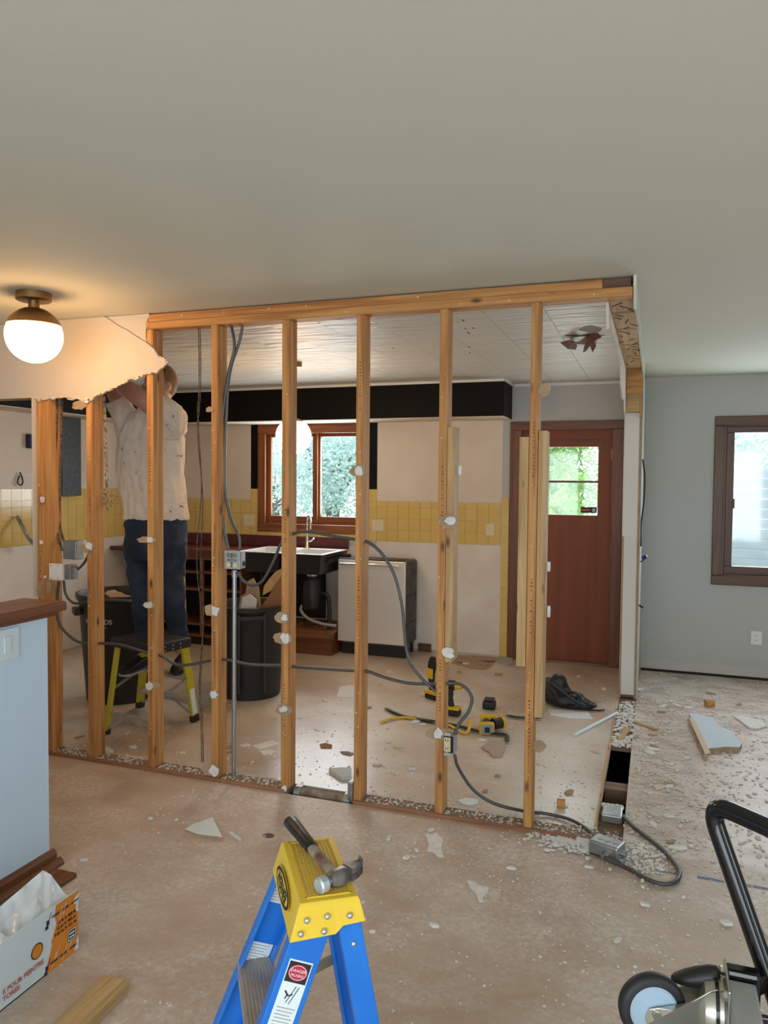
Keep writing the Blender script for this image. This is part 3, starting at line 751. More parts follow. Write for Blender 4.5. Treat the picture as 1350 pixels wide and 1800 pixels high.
g.build('gouge_marks', plain('gouge_dark', (0.05, 0.025, 0.012), .9), cw)
for k, (yy, zz) in enumerate([(3.75, 2.371), (4.15, 2.371), (4.62, 2.371), (5.05, 2.371)]):
    MB().bx(-0.213, -0.111, yy, yy + .012, zz - .004, zz).build('lath_ridge', 'pale_x', cw)
# torn kitchen-side drywall hanging from the plate
tear = [(3.50, 2.443), (5.79, 2.443), (5.79, 2.05), (5.74, 2.10), (5.66, 2.085), (5.60, 2.16), (5.52, 2.15), (5.44, 2.25), (5.36, 2.14), (5.22, 2.13), (5.05, 2.18), (4.96, 2.30), (4.80, 2.335), (4.55, 2.33), (4.30, 2.345), (4.05, 2.335), (3.85, 2.35), (3.66, 2.33), (3.60, 2.27), (3.56, 2.33)]
MB().prism(tear, (-0.2275, 0, 0), (0, 1, 0), (0, 0, 1), .012).build('torn_drywall', 'kprimer', cw)
MB().prism([(3.40, CEIL - .002), (5.9, CEIL - .002), (5.9, 2.34), (5.3, 2.37), (4.6, 2.36), (4.1, 2.38), (3.62, 2.36), (3.50, 2.33), (3.40, 2.41)], (-0.109, 0, 0), (0, 1, 0), (0, 0, 1), .012).build('torn_drywall', 'ceiling', cw)
# strip of floor left open where the cross wall stood
sb = MB()
sb.bx(SLX0, SLX1, 4.72, YB, -.03, -.004)
sb.build('slot_plate', 'oldwood', cw)
MB().bx(SLX0, SLX1, 4.10, 4.20, -.10, -.022).build('slot_block', 'oldwood', cw, bevel=.004)
MB().bx(SLX0, SLX1, 3.505, 3.80, -.05, -.020).build('slot_plate', 'oldwood', cw)
MB().bx(SLX0 - .012, SLX0 - .0005, 3.53, 5.52, .0005, .006).build('floor_lip', 'pale_y', cw)

# ================================================================== LAMPS
def globe_light(name, label, c, r, top, emis, capfrac=.40, canopy=.10):
    t = thing(name, label, 'lamp', (c[0], c[1], top))
    c = Vector(c)
    MB().lathe([(canopy, 0), (canopy, -.034), (canopy - .006, -.038)], (c.x, c.y, top), n=40).build('canopy', 'brass', t, smooth=True)
    MB().cyl((c.x, c.y, top - .03), (c.x, c.y, c.z + r - .004), .025 if canopy > .07 else .010, n=20).build('stem', 'brass', t, smooth=True)
    a0 = math.acos(capfrac)
    prof = [(math.sin(a) * (r + .004), math.cos(a) * (r + .004)) for a in [a0 * k / 10 for k in range(11)]]
    prof += [(math.sin(a) * (r - .004), math.cos(a) * (r - .004)) for a in [a0 * k / 10 for k in range(10, -1, -1)]]
    MB().lathe(prof, c, n=48).build('shade_cap', 'brass', t, smooth=True)
    prof = [(math.sin(a) * r, math.cos(a) * r) for a in [a0 + (math.pi - a0) * k / 16 for k in range(17)]]
    MB().lathe(prof, c, n=48).build('globe', emis, t, smooth=True)
    return t
lc = PY(60, 590, 2.88)
globe_light('ceiling_light', 'lit round glass ceiling lamp with an antique brass cap and canopy', (lc.x, lc.y, lc.z), .129, CEIL, 'globe', .36, .080)
pc = PY(516, 767, 5.08)
globe_light('pendant_light', 'lit round white globe pendant hanging in front of the kitchen window', (pc.x, pc.y, pc.z), .131, CEIL - .0125, 'globe2', .80, .06)  # pendant's unseen brass cap is sized to hold light off the ceiling

# ================================================================== KITCHEN UNITS
# base cabinet with open shelves
CX0, CX1, CY0 = -4.72, -3.60, 6.17
cab = thing('base_cabinet', 'dark open base cabinet without doors under the burgundy counter', 'cabinet', ((CX0 + CX1) / 2, 6.45, 0))
MB().bx(CX0, CX0 + .02, CY0, YB - .01, .0, .878).build('side_panel', 'cabwood', cab)
MB().bx(CX1 - .02, CX1, CY0, YB - .01, .0, .878).build('side_panel', 'cabwood', cab)
MB().bx(CX0 + .02, CX1 - .02, YB - .03, YB - .01, .08, .878).build('back_panel', 'cabdark', cab)
MB().bx(CX0 + .02, CX1 - .02, CY0 + .05, CY0 + .07, .0, .085).build('toe_kick', 'cabdark', cab)
for z in (.085, .19, .525, .69): MB().bx(CX0 + .02, CX1 - .02, CY0 + (.0 if z != .19 else .02), YB - .03, z, z + .02).build('shelf', 'cabwood', cab)
MB().bx(CX0 + .02, CX1 - .02, CY0, CY0 + .02, .82, .878).build('face_rail', 'cabwood', cab)
MB().bx(-4.05, -4.01, CY0, CY0 + .02, .105, .82).build('face_stile', 'cabwood', cab)
# burgundy worktop with its upstand
ct = thing('countertop', 'burgundy laminate countertop with a low upstand below yellow tiles', 'countertop', (-4.0, 6.45, .88))
MB().bx(XL + .01, -3.52, 6.12, YB - .012, .88, .918).build('worktop', 'burgundy', ct, bevel=.004)
MB().bx(-3.52, -2.78, 6.60, YB - .012, .88, .918).build('worktop_strip', 'burgundy', ct, bevel=.004)
MB().bx(XL + .01, -2.76, YB - .03, YB - .0095, .918, 1.028).build('upstand', 'burgundy', ct, bevel=.003)
# sink, loose on its supports
sk = thing('kitchen_sink', 'stainless double bowl drop-in sink with dark underside', 'sink', (-3.12, 6.3, .70))
SX0, SX1, SY0, SY1, SZT = -3.56, -2.715, 6.03, 6.605, .934
m = MB()
bowls = [(SX0 + .04, -3.155), (-3.115, SX1 - .04)]
m.bx(SX0, SX1, SY0, SY0 + .035, SZT - .008, SZT).bx(SX0, SX1, SY1 - .10, SY1, SZT - .008, SZT)
for xa, xb in ((SX0, bowls[0][0]), (bowls[0][1], bowls[1][0]), (bowls[1][1], SX1)): m.bx(xa, xb, SY0 + .035, SY1 - .10, SZT - .008, SZT)
m.build('sink_rim', 'steel', sk, bevel=.003)
for xa, xb in bowls:
    ya, yb, zb = SY0 + .035, SY1 - .10, .76
    b_ = MB().add([(xa, ya, SZT - .004), (xb, ya, SZT - .004), (xb, yb, SZT - .004), (xa, yb, SZT - .004), (xa + .02, ya + .02, zb), (xb - .02, ya + .02, zb), (xb - .02, yb - .02, zb), (xa + .02, yb - .02, zb)],
                  [(4, 5, 6, 7), (0, 1, 5, 4), (1, 2, 6, 5), (2, 3, 7, 6), (3, 0, 4, 7)])
    b_.build('bowl', 'steel', sk)
    MB().add([(xa - .01, ya - .01, SZT - .009), (xb + .01, ya - .01, SZT - .009), (xb + .01, yb + .01, SZT - .009), (xa - .01, yb + .01, SZT - .009), (xa + .012, ya + .012, zb - .012), (xb - .012, ya + .012, zb - .012), (xb - .012, yb - .012, zb - .012), (xa + .012, yb - .012, zb - .012)],
             [(4, 7, 6, 5), (0, 4, 5, 1), (1, 5, 6, 2), (2, 6, 7, 3), (3, 7, 4, 0)]).build('bowl_underside', 'wire_blk', sk)
    MB().lathe([(.042, 0), (.042, .004), (.02, .005)], ((xa + xb) / 2, (ya + yb) / 2, zb + .001), n=20).build('drain', 'chrome', sk)
for x in (SX0 + .03, SX1 - .03): MB().bx(x - .015, x + .015, YB - .55, YB - .03, .845, .88).build('support_cleat', 'cabdark', sk)
# faucet
fp = PY(540, 962, 6.55); fp.z = SZT
fa = thing('kitchen_faucet', 'chrome gooseneck faucet standing on the sink rim', 'faucet', fp)
MB().lathe([(.028, 0), (.028, .01), (.02, .02), (.018, .10), (.014, .11)], fp, n=20).build('body', 'chrome', fa, smooth=True)
arc = [fp + Vector((0, 0, .10)), fp + Vector((0, 0, .22)), fp + Vector((.004, -.005, .275)), fp + Vector((.03, -.04, .315)), fp + Vector((.06, -.08, .31)), fp + Vector((.085, -.11, .26)), fp + Vector((.09, -.12, .19))]
MB().tube(catmull(arc, 8), .011, 12).build('spout', 'chrome', fa, smooth=True)
MB().tube([fp + Vector((.01, 0, .06)), fp + Vector((.05, -.01, .075)), fp + Vector((.075, -.015, .10))], .007, 10).build('lever', 'chrome', fa, smooth=True)
# garbage disposer and plumbing under the sink
gp = Vector((-2.93, 6.28, 0))
gd = thing('garbage_disposer', 'black garbage disposer hanging under the sink', 'disposer', (gp.x, gp.y, .40))
MB().lathe([(.05, .40), (.085, .42), (.095, .46), (.095, .60), (.085, .63), (.09, .66), (.07, .70), (.045, .705)], (gp.x, gp.y, 0), n=28).build('motor_body', 'wire_blk', gd, smooth=True)
MB().lathe([(.05, .70), (.06, .715), (.06, .735), (.045, .745)], (gp.x, gp.y, 0), n=24).build('mounting_ring', 'chrome', gd, smooth=True)
MB().tube(catmull([(gp.x + .09, gp.y, .56), (gp.x + .15, gp.y, .54), (gp.x + .17, gp.y, .45), (gp.x + .17, gp.y, .20)], 6), .02, 10).build('drain_pipe', 'wire_blk', gd, smooth=True)
MB().tube(catmull([(gp.x - .07, gp.y - .02, .46), (gp.x - .10, gp.y - .03, .40), (gp.x - .02, gp.y - .05, .33), (gp.x + .12, gp.y - .05, .29), (gp.x + .24, gp.y, .27)], 8), .014, 10).build('drain_hose', 'toolgrey', gd, smooth=True)
MB().tube(catmull([(gp.x - .06, gp.y, .62), (gp.x - .2, gp.y + .05, .58), (gp.x - .22, gp.y + .1, .66)], 6), .006, 6).build('power_cord', 'wire_blk', gd)
# floor of the stripped sink cabinet
sc = thing('sink_cabinet_base', 'stripped sink cabinet floor with littered board and red-brown toe board', 'cabinet', (-2.98, 6.4, 0))
MB().bx(-3.42, -2.72, 6.24, YB - .01, .0, .20).build('toe_board', 'oak_x', sc)
MB().bx(-3.44, -2.71, 6.19, YB - .01, .20, .225).build('base_board', 'plywood', sc)
MB().bx(-3.44, -2.71, 6.175, 6.195, .165, .235).build('front_rail', 'cabwood', sc)
MB().bx(-3.44, -3.42, 6.24, YB - .01, .225, .88).build('side_panel', 'cabdark', sc)
MB().bx(-3.40, -3.0, YB - .02, YB - .006, .24, .86).build('back_board', 'cabdark', sc)
d_ = MB()
for k in range(40):
    p = Vector((random.uniform(-3.38, -2.74), random.uniform(6.2, 6.6), .226)); d_.prism(blob(5, random.uniform(.008, .03), random.uniform(.008, .02), .3), p, (1, 0, 0), (0, 1, 0), .006)
tag(d_.build('litter', 'plywood', sc), kind='stuff')
wb = tag(MB().bx(-2.80, -2.74, YB - .03, YB - .0095, .52, .66).build('outlet_box', 'galv', bevel=.006), 'grey metal outlet box low on the wall beside the disposer', 'outlet')
# dishwasher
dw = thing('dishwasher', 'stainless steel dishwasher standing against the bare wall', 'dishwasher', (-2.38, 6.5, 0))
D0, D1 = -2.70, -2.062
MB().bx(D0 + .01, D1 - .004, 6.372, YB - .02, .10, .862).build('tub_body', plain('dark_grey_insulation', (0.07, 0.068, 0.065), .8, c2=(0.13, .125, .12), scale=9), dw, bevel=.03, seg=3)
MB().bx(D0, D1, 6.335, 6.37, .125, .868).build('door_panel', 'steel', dw, bevel=.006)
MB().bx(D0 + .004, D1 - .004, 6.345, 6.372, .868, .880).build('control_strip', 'wire_blk', dw, bevel=.003)
h_ = MB().cyl((D0 + .03, 6.30, .832), (D1 - .05, 6.30, .832), .009, n=12).build('handle', 'chrome', dw, smooth=True)
for x in (D0 + .06, D1 - .08): MB().cyl((x, 6.30, .832), (x, 6.336, .832), .007, n=8).build('handle_post', 'chrome', h_)
MB().bx(D0 + .015, D1 - .01, 6.40, 6.42, .0, .125).build('toe_kick', 'wire_blk', dw)
for x in (D0 + .04, D1 - .04): MB().cyl((x, 6.68, 0), (x, 6.68, .10), .015, n=10).build('foot', 'wire_blk', dw)
MB().bx(D1 - .0042, D1 - .002, 6.40, 6.70, .30, .31).build('side_seam', 'cabdark', dw)
MB().bx(D1 - .0042, D1 - .002, 6.40, 6.70, .55, .56).build('side_seam', 'cabdark', dw)
tag(MB().bx(-2.055, -1.93, YB - .028, YB - .0035, 0, .075).build('base_trim_offcut', 'oak_x', bevel=.004), 'short brown baseboard offcut right of the dishwasher', 'trim')
# wall outlets and switches
def wallplate(name, label, cat, x0, x1, z0, z1, mat, Y, face):
    t = thing(name, label, cat, ((x0 + x1) / 2, Y, z0))
    MB().bx(x0, x1, Y - .006, Y, z0, z1).build('cover_plate', mat, t, bevel=.003)
    cx, cz = (x0 + x1) / 2, (z0 + z1) / 2
    if face == 'duplex':
        for dz in (.02, -.02):
            f_ = MB().lathe([(.016, 0), (.016, .002)], (cx, Y - .006, cz + dz), (0, -1, 0), 16).build('receptacle', 'white', t)
            for dx in (-.006, .006): MB().bx(cx + dx - .0015, cx + dx + .0015, Y - .0088, Y - .0082, cz + dz - .003, cz + dz + .006).build('slot', 'ink', f_)
    elif face == 'combo':
        MB().bx(x0 + .03, x0 + .04, Y - .014, Y - .006, cz - .008, cz + .012).build('toggle', mat, t)
        for dz in (.02, -.02): MB().lathe([(.015, 0), (.015, .002)], (x1 - .036, Y - .006, cz + dz), (0, -1, 0), 16).build('receptacle', mat, t)
    else: MB().bx(cx - .005, cx + .005, Y - .014, Y - .006, cz - .008, cz + .012).build('toggle', mat, t)
    return t
YT = YB - .0095
def rect(xa, ya, xb, yb, Y): p, q = PY(xa, ya, Y), PY(xb, yb, Y); return min(p.x, q.x), max(p.x, q.x), min(p.z, q.z), max(p.z, q.z)
wallplate('light_switch', 'ivory switch plate on yellow tiles left of the kitchen window', 'switch', *rect(428, 905, 447, 925, YT), 'ivory', YT, 'toggle')
wallplate('outlet', 'wide ivory switch and outlet plate on yellow tiles right of the kitchen window', 'outlet', *rect(654, 913, 675, 934, YT), 'ivory', YT, 'combo')
wallplate('light_switch', 'ivory switch plate on yellow tiles nearest the back door', 'switch', *rect(854, 920, 869, 942, YT), 'ivory', YT, 'toggle')
wallplate('outlet', 'white duplex outlet low on the wall under the right window', 'outlet', *rect(1320, 1109, 1339, 1134, YB - .0005), 'white', YB - .0005, 'duplex')
# rocker switch on the half wall
hs = thing('rocker_switch', 'white rocker switch plate on the light blue half wall', 'switch', (-2.289, 2.25, .84))
a, b = PX(0, 1105, -2.289), PX(32, 1155, -2.289)
MB().bx(-2.289, -2.282, b.y - .115, b.y, b.z, b.z + .12).build('cover_plate', 'cardw', hs, bevel=.003)
MB().bx(-2.282, -2.277, b.y - .075, b.y - .042, b.z + .028, b.z + .092).build('rocker', 'cardw', hs, bevel=.002)
# things left on the left kitchen wall
dk = PX(118, 795, XL + .02)
tag(MB().bx(XL + .0105, XL + .09, dk.y - .14, dk.y + .10, 1.42, 2.126).build('duct_chase', 'duct', bevel=.004), 'dark speckled metal duct strip on the left kitchen wall', 'duct')
bp_ = PX(57, 776, XL + .02)
tag(MB().bx(XL + .0035, XL + .05, bp_.y - .06, bp_.y + .06, bp_.z - .06, bp_.z + .06).build('wall_box', 'inkblue', bevel=.006), 'dark blue electrical box on the left kitchen wall', 'outlet')
wl = [PX(35, 830, XL + .02), PX(40, 845, XL + .04), PX(37, 853, XL + .03), PX(31, 848, XL + .03), PX(34, 836, XL + .02)]
tag(MB().tube(catmull(wl, 5), .006, 6).build('wire_stub', 'wire_blk'), 'short curled black wire sticking out of the left kitchen wall', 'wire')
tag(MB().tube(catmull([PX(30, 908, XL + .03), PX(42, 930, XL + .12), PX(50, 945, XL + .14), PX(62, 960, XL + .12)], 6), .016, 8).build('armoured_cable', 'galv', smooth=True), 'short grey cable stub bent out from the left kitchen tiles', 'cable')
# water damage on the kitchen ceiling
wd = thing('ceiling_hole', 'torn brown water damaged hole hanging from the kitchen ceiling', 'ceiling damage', PZ(1020, 597, CEIL - .02))
hp = PZ(1022, 590, CEIL - .0135)
MB().prism([(-.10, -.03), (-.03, .03), (.02, .02), (.07, .04), (.13, .03), (.08, -.01), (.05, -.05), (.0, -.02), (-.05, -.04)], hp + Vector((0, 0, .0008)), (1, 0, 0), (0, 1, 0), -.001).build('hole_rim', 'brown_tear', wd)
def flap(pts, zt): 
    m = MB(); P_ = [PZ(x, y, zt) for x, y in pts]; c = sum(P_, Vector()) / len(P_)
    drop = [Vector((p.x, p.y, zt - random.uniform(.0, .05))) for p in P_]
    n = len(drop); m.add(drop + [p + Vector((0, 0, .003)) for p in drop], [tuple(range(n)), tuple(range(n, 2 * n))] + [(i, (i + 1) % n, n + (i + 1) % n, n + i) for i in range(n)])
    return m
flap([(985, 597), (1000, 592), (1010, 588), (1015, 595), (1012, 602), (1005, 606), (998, 600)], CEIL - .018).build('torn_flap', 'brown_tear', wd)
flap([(1027, 598), (1035, 588), (1046, 595), (1048, 607), (1042, 611), (1037, 603), (1031, 606), (1025, 609)], CEIL - .018).build('torn_flap', 'brown_tear', wd)
flap([(1000, 590), (1030, 592), (1058, 587), (1050, 585), (1035, 588), (1018, 586)], CEIL - .018).build('torn_flap', 'brown_tear', wd)
sp = PZ(1037, 578, CEIL - .0125)
MB().prism(blob(9, .06, .10, .2, 5), sp, (1, 0, 0), (0, 1, 0), -.0006).build('damp_stain', plain('damp_grey', (0.30, 0.27, 0.25), .8), wd)
# small old spill and tear marks on the kitchen ceiling
cm = MB()
for (x, y) in ((814, 563), (818, 578), (824, 585), (832, 577), (825, 610), (826, 620), (691, 612)):
    p = PZ(x, y, CEIL - .0126); cm.prism(blob(5, .006, .03, .4), p, (1, 0, 0), (0, 1, 0), -.0006)
cm.build('paint_chips', 'brown_tear', ceil)

# ================================================================== TRASH CANS
def trash_can(label, c, r0, r1, hgt, facing):
    t = thing('trash_can', label, 'trash can', (c[0], c[1], 0), 'black plastic trash cans')
    X, Y = c
    MB().lathe([(r0 - .03, .004), (r0, .0), (r0 + .004, .03), (r1, hgt - .06), (r1 + .006, hgt - .05), (r1 + .02, hgt - .03), (r1 + .022, hgt), (r1 + .008, hgt), (r1 - .004, hgt - .03), (r0 - .006, .02), (.01, .018)], (X, Y, 0), n=40).build('bin_body', 'canblk', t, smooth=True, angle=30)
    for da in (-1.25, 1.75):
        a = facing + da; d = Vector((math.cos(a), math.sin(a), 0)); p = Vector((X, Y, hgt - .12)) + d * (r1 + .015)
        s_ = d.cross(Vector((0, 0, 1)))
        MB().beam(p - s_ * .06, p + s_ * .06, .05, .05, (0, 0, 1)).build('side_handle', 'canblk', t, bevel=.01)
    a = facing + .0; d = Vector((math.cos(a), math.sin(a), 0)); s_ = d.cross(Vector((0, 0, 1)))
    return t, d, s_
FCA = math.atan2(-1, .62)
c1 = (-3.63, 4.52)
t1, d1, s1 = trash_can('black trash can with lettering behind the person\'s stepladder', c1, .235, .285, .765, FCA)
# lettering wrapped on the bin
def wraptext(s, size, c, r, ang, z, mat, parent, name, slope=.06):
    cu = bpy.data.curves.new('t', 'FONT'); cu.body = s; cu.size = size; cu.align_x = 'CENTER'; cu.offset = .0015
    ob = bpy.data.objects.new('tmp', cu); me = bpy.data.meshes.new_from_object(ob); bpy.data.objects.remove(ob); bpy.data.curves.remove(cu)
    off = ORIG[parent.name]
    for v in me.vertices:
        rr = r + slope * v.co.y + .0025; a = ang + v.co.x / r
        v.co = Vector((c[0] + math.cos(a) * rr, c[1] + math.sin(a) * rr, z + v.co.y)) - off
    me.name = name; me.materials.clear(); return link(name, me, mat, parent)
wraptext('MENARDS', .046, c1, .278, FCA - .46, .575, 'grey_print', t1, 'bin_lettering')
wraptext('--------------------', .020, c1, .276, FCA - .46, .548, 'grey_print', t1, 'bin_underline')
dr = MB()
for k in range(12): dr.prism(blob(6, random.uniform(.04, .09), random.uniform(.03, .07), .3), (c1[0] + random.uniform(-.15, .15), c1[1] + random.uniform(-.15, .15), .70 + random.uniform(-.02, .03)), (1, 0, random.uniform(-.4, .4)), (0, 1, random.uniform(-.4, .4)), .012)
tag(dr.build('demolition_rubble', 'paper'), 'tan rubble filling the lettered trash can', 'rubble', kind='stuff')
c2 = (-2.80, 4.93)
t2, d2, s2 = trash_can('black trash can filled with scraps standing near the sink', c2, .215, .25, .672, FCA)
p = Vector((c2[0], c2[1], .60)) + d2 * .252
gpn = MB().beam(p - s2 * .085, p + s2 * .085, .035, .022, (0, 0, 1)); gpn.build('grip', 'wire_blk', t2, bevel=.006)
for sg in (-1, 1):
    q = p + s2 * .09 * sg; MB().beam(q + Vector((0, 0, .03)), q - Vector((0, 0, .54)), .02, .018, s2).build('bin_rib', 'canblk', t2, bevel=.005)
def shard(name, label, cat, pts, Y, mat, t=.012, dy=0.0):
    poly = [(q.x, q.z) for q in (PY(x, y, Y) for x, y in pts)]
    o = MB().prism(poly, (0, Y, 0), (1, 0, 0), (0, 0, 1), t).build(name, mat)
    return tag(o, label, cat)
shard('drywall_shard', 'pointed grey-tan drywall shard sticking out of the scrap filled can', 'drywall', [(418, 1075), (425, 1048), (433, 1042), (436, 1022), (446, 1016), (450, 1024), (456, 1034), (460, 1075)], 4.90, 'paper')
shard('cardboard_shard', 'brown torn cardboard sheet standing in the scrap filled can', 'cardboard', [(452, 1075), (470, 1052), (495, 1012), (505, 1020), (503, 1075)], 4.97, plain('brown_card', (0.33, 0.15, 0.06), .8), .006)
shard('insulation_scrap', 'crumpled golden paper scrap above the brown cardboard in the can', 'scrap', [(464, 1046), (466, 1030), (476, 1016), (488, 1003), (500, 998), (500, 1010), (490, 1020), (478, 1038)], 5.0, plain('gold_paper', (0.52, 0.30, 0.10), .6, c2=(.62, .42, .2), scale=40, bump=.8, bscale=40), .02)
shard('drywall_shard', 'small chipped drywall piece low at the rim of the scrap filled can', 'drywall', [(423, 1076), (428, 1050), (440, 1044), (452, 1054), (450, 1076)], 4.83, 'gyp')

# ================================================================== YELLOW STEPLADDER
yl = thing('stepladder', 'small yellow stepladder with a black top step under the person', 'stepladder', (-2.99, 4.02, 0))
fA, fB, fC, fD = Vector((-3.165, 3.80, 0)), Vector((-3.33, 4.34, 0)), Vector((-2.70, 3.68, 0)), Vector((-2.80, 4.21, 0))
pcn = Vector((-2.99, 4.01, .575)); uu = Vector((.963, -.27, 0)); vv = Vector((.27, .963, 0))
HW, HD = .185, .105
tops = {'A': pcn - uu * HW - vv * HD, 'B': pcn - uu * HW + vv * HD, 'C': pcn + uu * HW - vv * HD, 'D': pcn + uu * HW + vv * HD}
feet = {'A': fA, 'B': fB, 'C': fC, 'D': fD}
for k in 'ABCD':
    q = tops[k].copy(); q.z = .56
    MB().beam(feet[k] + Vector((0, 0, .02)), q, .055 if k in 'BD' else .036, .022, vv if k in 'BD' else uu).build('leg', 'yelfg', yl, bevel=.003)
    MB().beam(feet[k], feet[k] + (q - feet[k]).normalized() * .05, .06 if k in 'BD' else .042, .03, vv if k in 'BD' else uu).build('rubber_foot', 'wire_blk', yl, bevel=.004)
def ybox(c, hu, hv, z0, z1, name, mat, bev=.008):
    m = MB()
    vs = [(c + uu * a * hu + vv * b * hv) for a, b in ((-1, -1), (1, -1), (1, 1), (-1, 1))]
    m.add([Vector((q.x, q.y, z0)) for q in vs] + [Vector((q.x, q.y, z1)) for q in vs], [(3, 2, 1, 0), (4, 5, 6, 7), (0, 1, 5, 4), (1, 2, 6, 5), (2, 3, 7, 6), (3, 0, 4, 7)])
    return m.build(name, mat, yl, bevel=bev)
top = ybox(pcn, HW + .025, HD + .045, .515, .578, 'top_step', 'wire_blk', .012)
for i in range(2):
    for j in range(3): MB().ball(pcn + uu * (HW + .026) + vv * (-.06 + j * .06) + Vector((0, 0, -.022 - i * .022)), .005, 8).build('rivet', 'rivet', top)
def lerp_leg(k, z): q = tops[k].copy(); q.z = .56; return feet[k].lerp(q, z / .56)
for z in (.14, .305):
    a, b = lerp_leg('B', z), lerp_leg('D', z); MB().beam(a, b, .075, .02, vv).build('step', 'alu', yl, bevel=.003)
a, b = lerp_leg('A', .12), lerp_leg('C', .12); MB().beam(a, b, .03, .01, (0, 0, 1)).build('rear_brace', 'alu', yl)
m_ = (a + b) / 2
MB().beam(m_ - uu * .07, fA + Vector((0, 0, .03)), .018, .006, (0, 0, 1)).build('diagonal_brace', 'alu', yl)
MB().beam(m_ + uu * .02, fC + Vector((0, 0, .03)), .018, .006, (0, 0, 1)).build('diagonal_brace', 'alu', yl)
for k1, k2 in (('A', 'B'), ('C', 'D')): MB().beam(lerp_leg(k1, .26), lerp_leg(k2, .31), .018, .006, (0, 0, 1)).build('spreader', 'galv', yl)
for s_ in (-1, 1):
    a, b = lerp_leg('B', .14), lerp_leg('D', .14); q = a.lerp(b, .5 + .1 * s_); MB().beam(q, (fB if s_ < 0 else fD) + Vector((0, 0, .03)), .016, .006, (0, 0, 1)).build('diagonal_brace', 'alu', yl)
ql = lerp_leg('D', .22); dl = (tops['D'] - fD).normalized(); nl = uu
lb = MB().beam(fD + dl * .06 + uu * .0125, fD + dl * .24 + uu * .0125, .035, .001, vv).build('warning_label', 'label', yl)

# ================================================================== PERSON
YPn = 4.27
pe = thing('person', 'person in dusty white t-shirt and jeans reaching up to the ceiling from a stepladder', 'person', PY(280, 1160, YPn))
UB = Vector((RT.x, RT.y, 0)).normalized(); VB = Vector((FW.x, FW.y, 0)).normalized()
PPM = FPX / (PY(270, 850, YPn) - CAM).dot(FW)
def ell(c, a, b, n=20, ax=None):
    u, v = (UB, VB) if ax is None else ax
    return [c + u * math.cos(t) * a + v * math.sin(t) * b for t in (2 * math.pi * k / n for k in range(n))]
def rows(lst, dep, Y=YPn):
    out = []
    for (y, xl, xr), b in zip(lst, dep):
        c = PY((xl + xr) / 2, y, Y); out.append(ell(c, (xr - xl) / 2 / PPM, b))
    return out
def limb(mb, pts, rad, n=14): return mb.tube([Vector(p) for p in catmull(pts, 5)], [rad[min(int(i / 5), len(rad) - 2)] * (1 - (i % 5) / 5) + rad[min(int(i / 5) + 1, len(rad) - 1)] * ((i % 5) / 5) if i < 5 * (len(rad) - 1) else rad[-1] for i in range(5 * (len(pts) - 1) + 1)], n)
# jeans
mb = MB()
mb.ringloft(rows([(898, 228, 326), (915, 220, 327), (940, 219, 329), (965, 221, 328), (985, 232, 318)], [.12, .15, .165, .155, .11]))
for pts, rad in (([(243, 950), (246, 1000), (249, 1045), (254, 1095), (254, 1145)], (.098, .088, .075, .07, .066)), ([(304, 950), (305, 1000), (305, 1045), (310, 1095), (317, 1133)], (.095, .085, .076, .070, .066))):
    dy = (0, .0, -.05, -.01, .02) if pts[0][0] < 270 else (0, .03, -.02, .05, .08)
    limb(mb, [PY(x, y, YPn + d) for (x, y), d in zip(pts, dy)], rad)
fold = lambda k, f, amp: (lambda p: amp * (noise.noise(Vector((p.x * f, p.y * f, p.z * f * k))) + .5 * noise.noise(Vector((p.x * f * 2.3, p.y * f * 2.3, p.z * f * k * 2.3)))))
meshobj('jeans', remeshed(mb, .013, 4, fold(1.6, 9, .010)), 'jeans', pe)
# shirt with short sleeves
mb = MB()
mb.ringloft(rows([(913, 216, 331), (900, 216, 330), (870, 212, 326), (835, 207, 322), (800, 205, 322), (770, 208, 324), (748, 214, 321), (730, 226, 314), (716, 246, 304), (706, 262, 298)], [.165, .165, .165, .165, .16, .15, .14, .12, .09, .065]))
limb(mb, [PY(238, 768, YPn), PY(223, 738, YPn - .02), PY(206, 704, YPn - .04)], (.115, .092, .078))
limb(mb, [PY(300, 756, YPn - .02), PY(296, 728, YPn - .10), PY(270, 712, YPn - .17)], (.115, .098, .085))
def stains():
    m, nt, b = newmat('dusty_stained_shirt'); b.inputs['Roughness'].default_value = .9
    v = coords(nt, (1, 1, 1), rnd=False); n = nd(nt, 'ShaderNodeTexNoise'); n.inputs['Scale'].default_value = 20; n.inputs['Detail'].default_value = 3
    nt.links.new(v, n.inputs['Vector']); r = ramp(nt, [(.30, (.12, .10, .09)), (.33, (.66, .58, .50)), (.6, (.72, .645, .56))]); nt.links.new(n.outputs['Fac'], r.inputs[0]); nt.links.new(r.outputs[0], b.inputs['Base Color'])
    return m
meshobj('t_shirt', remeshed(mb, .010, 2, fold(.4, 15, .016)), stains(), pe)
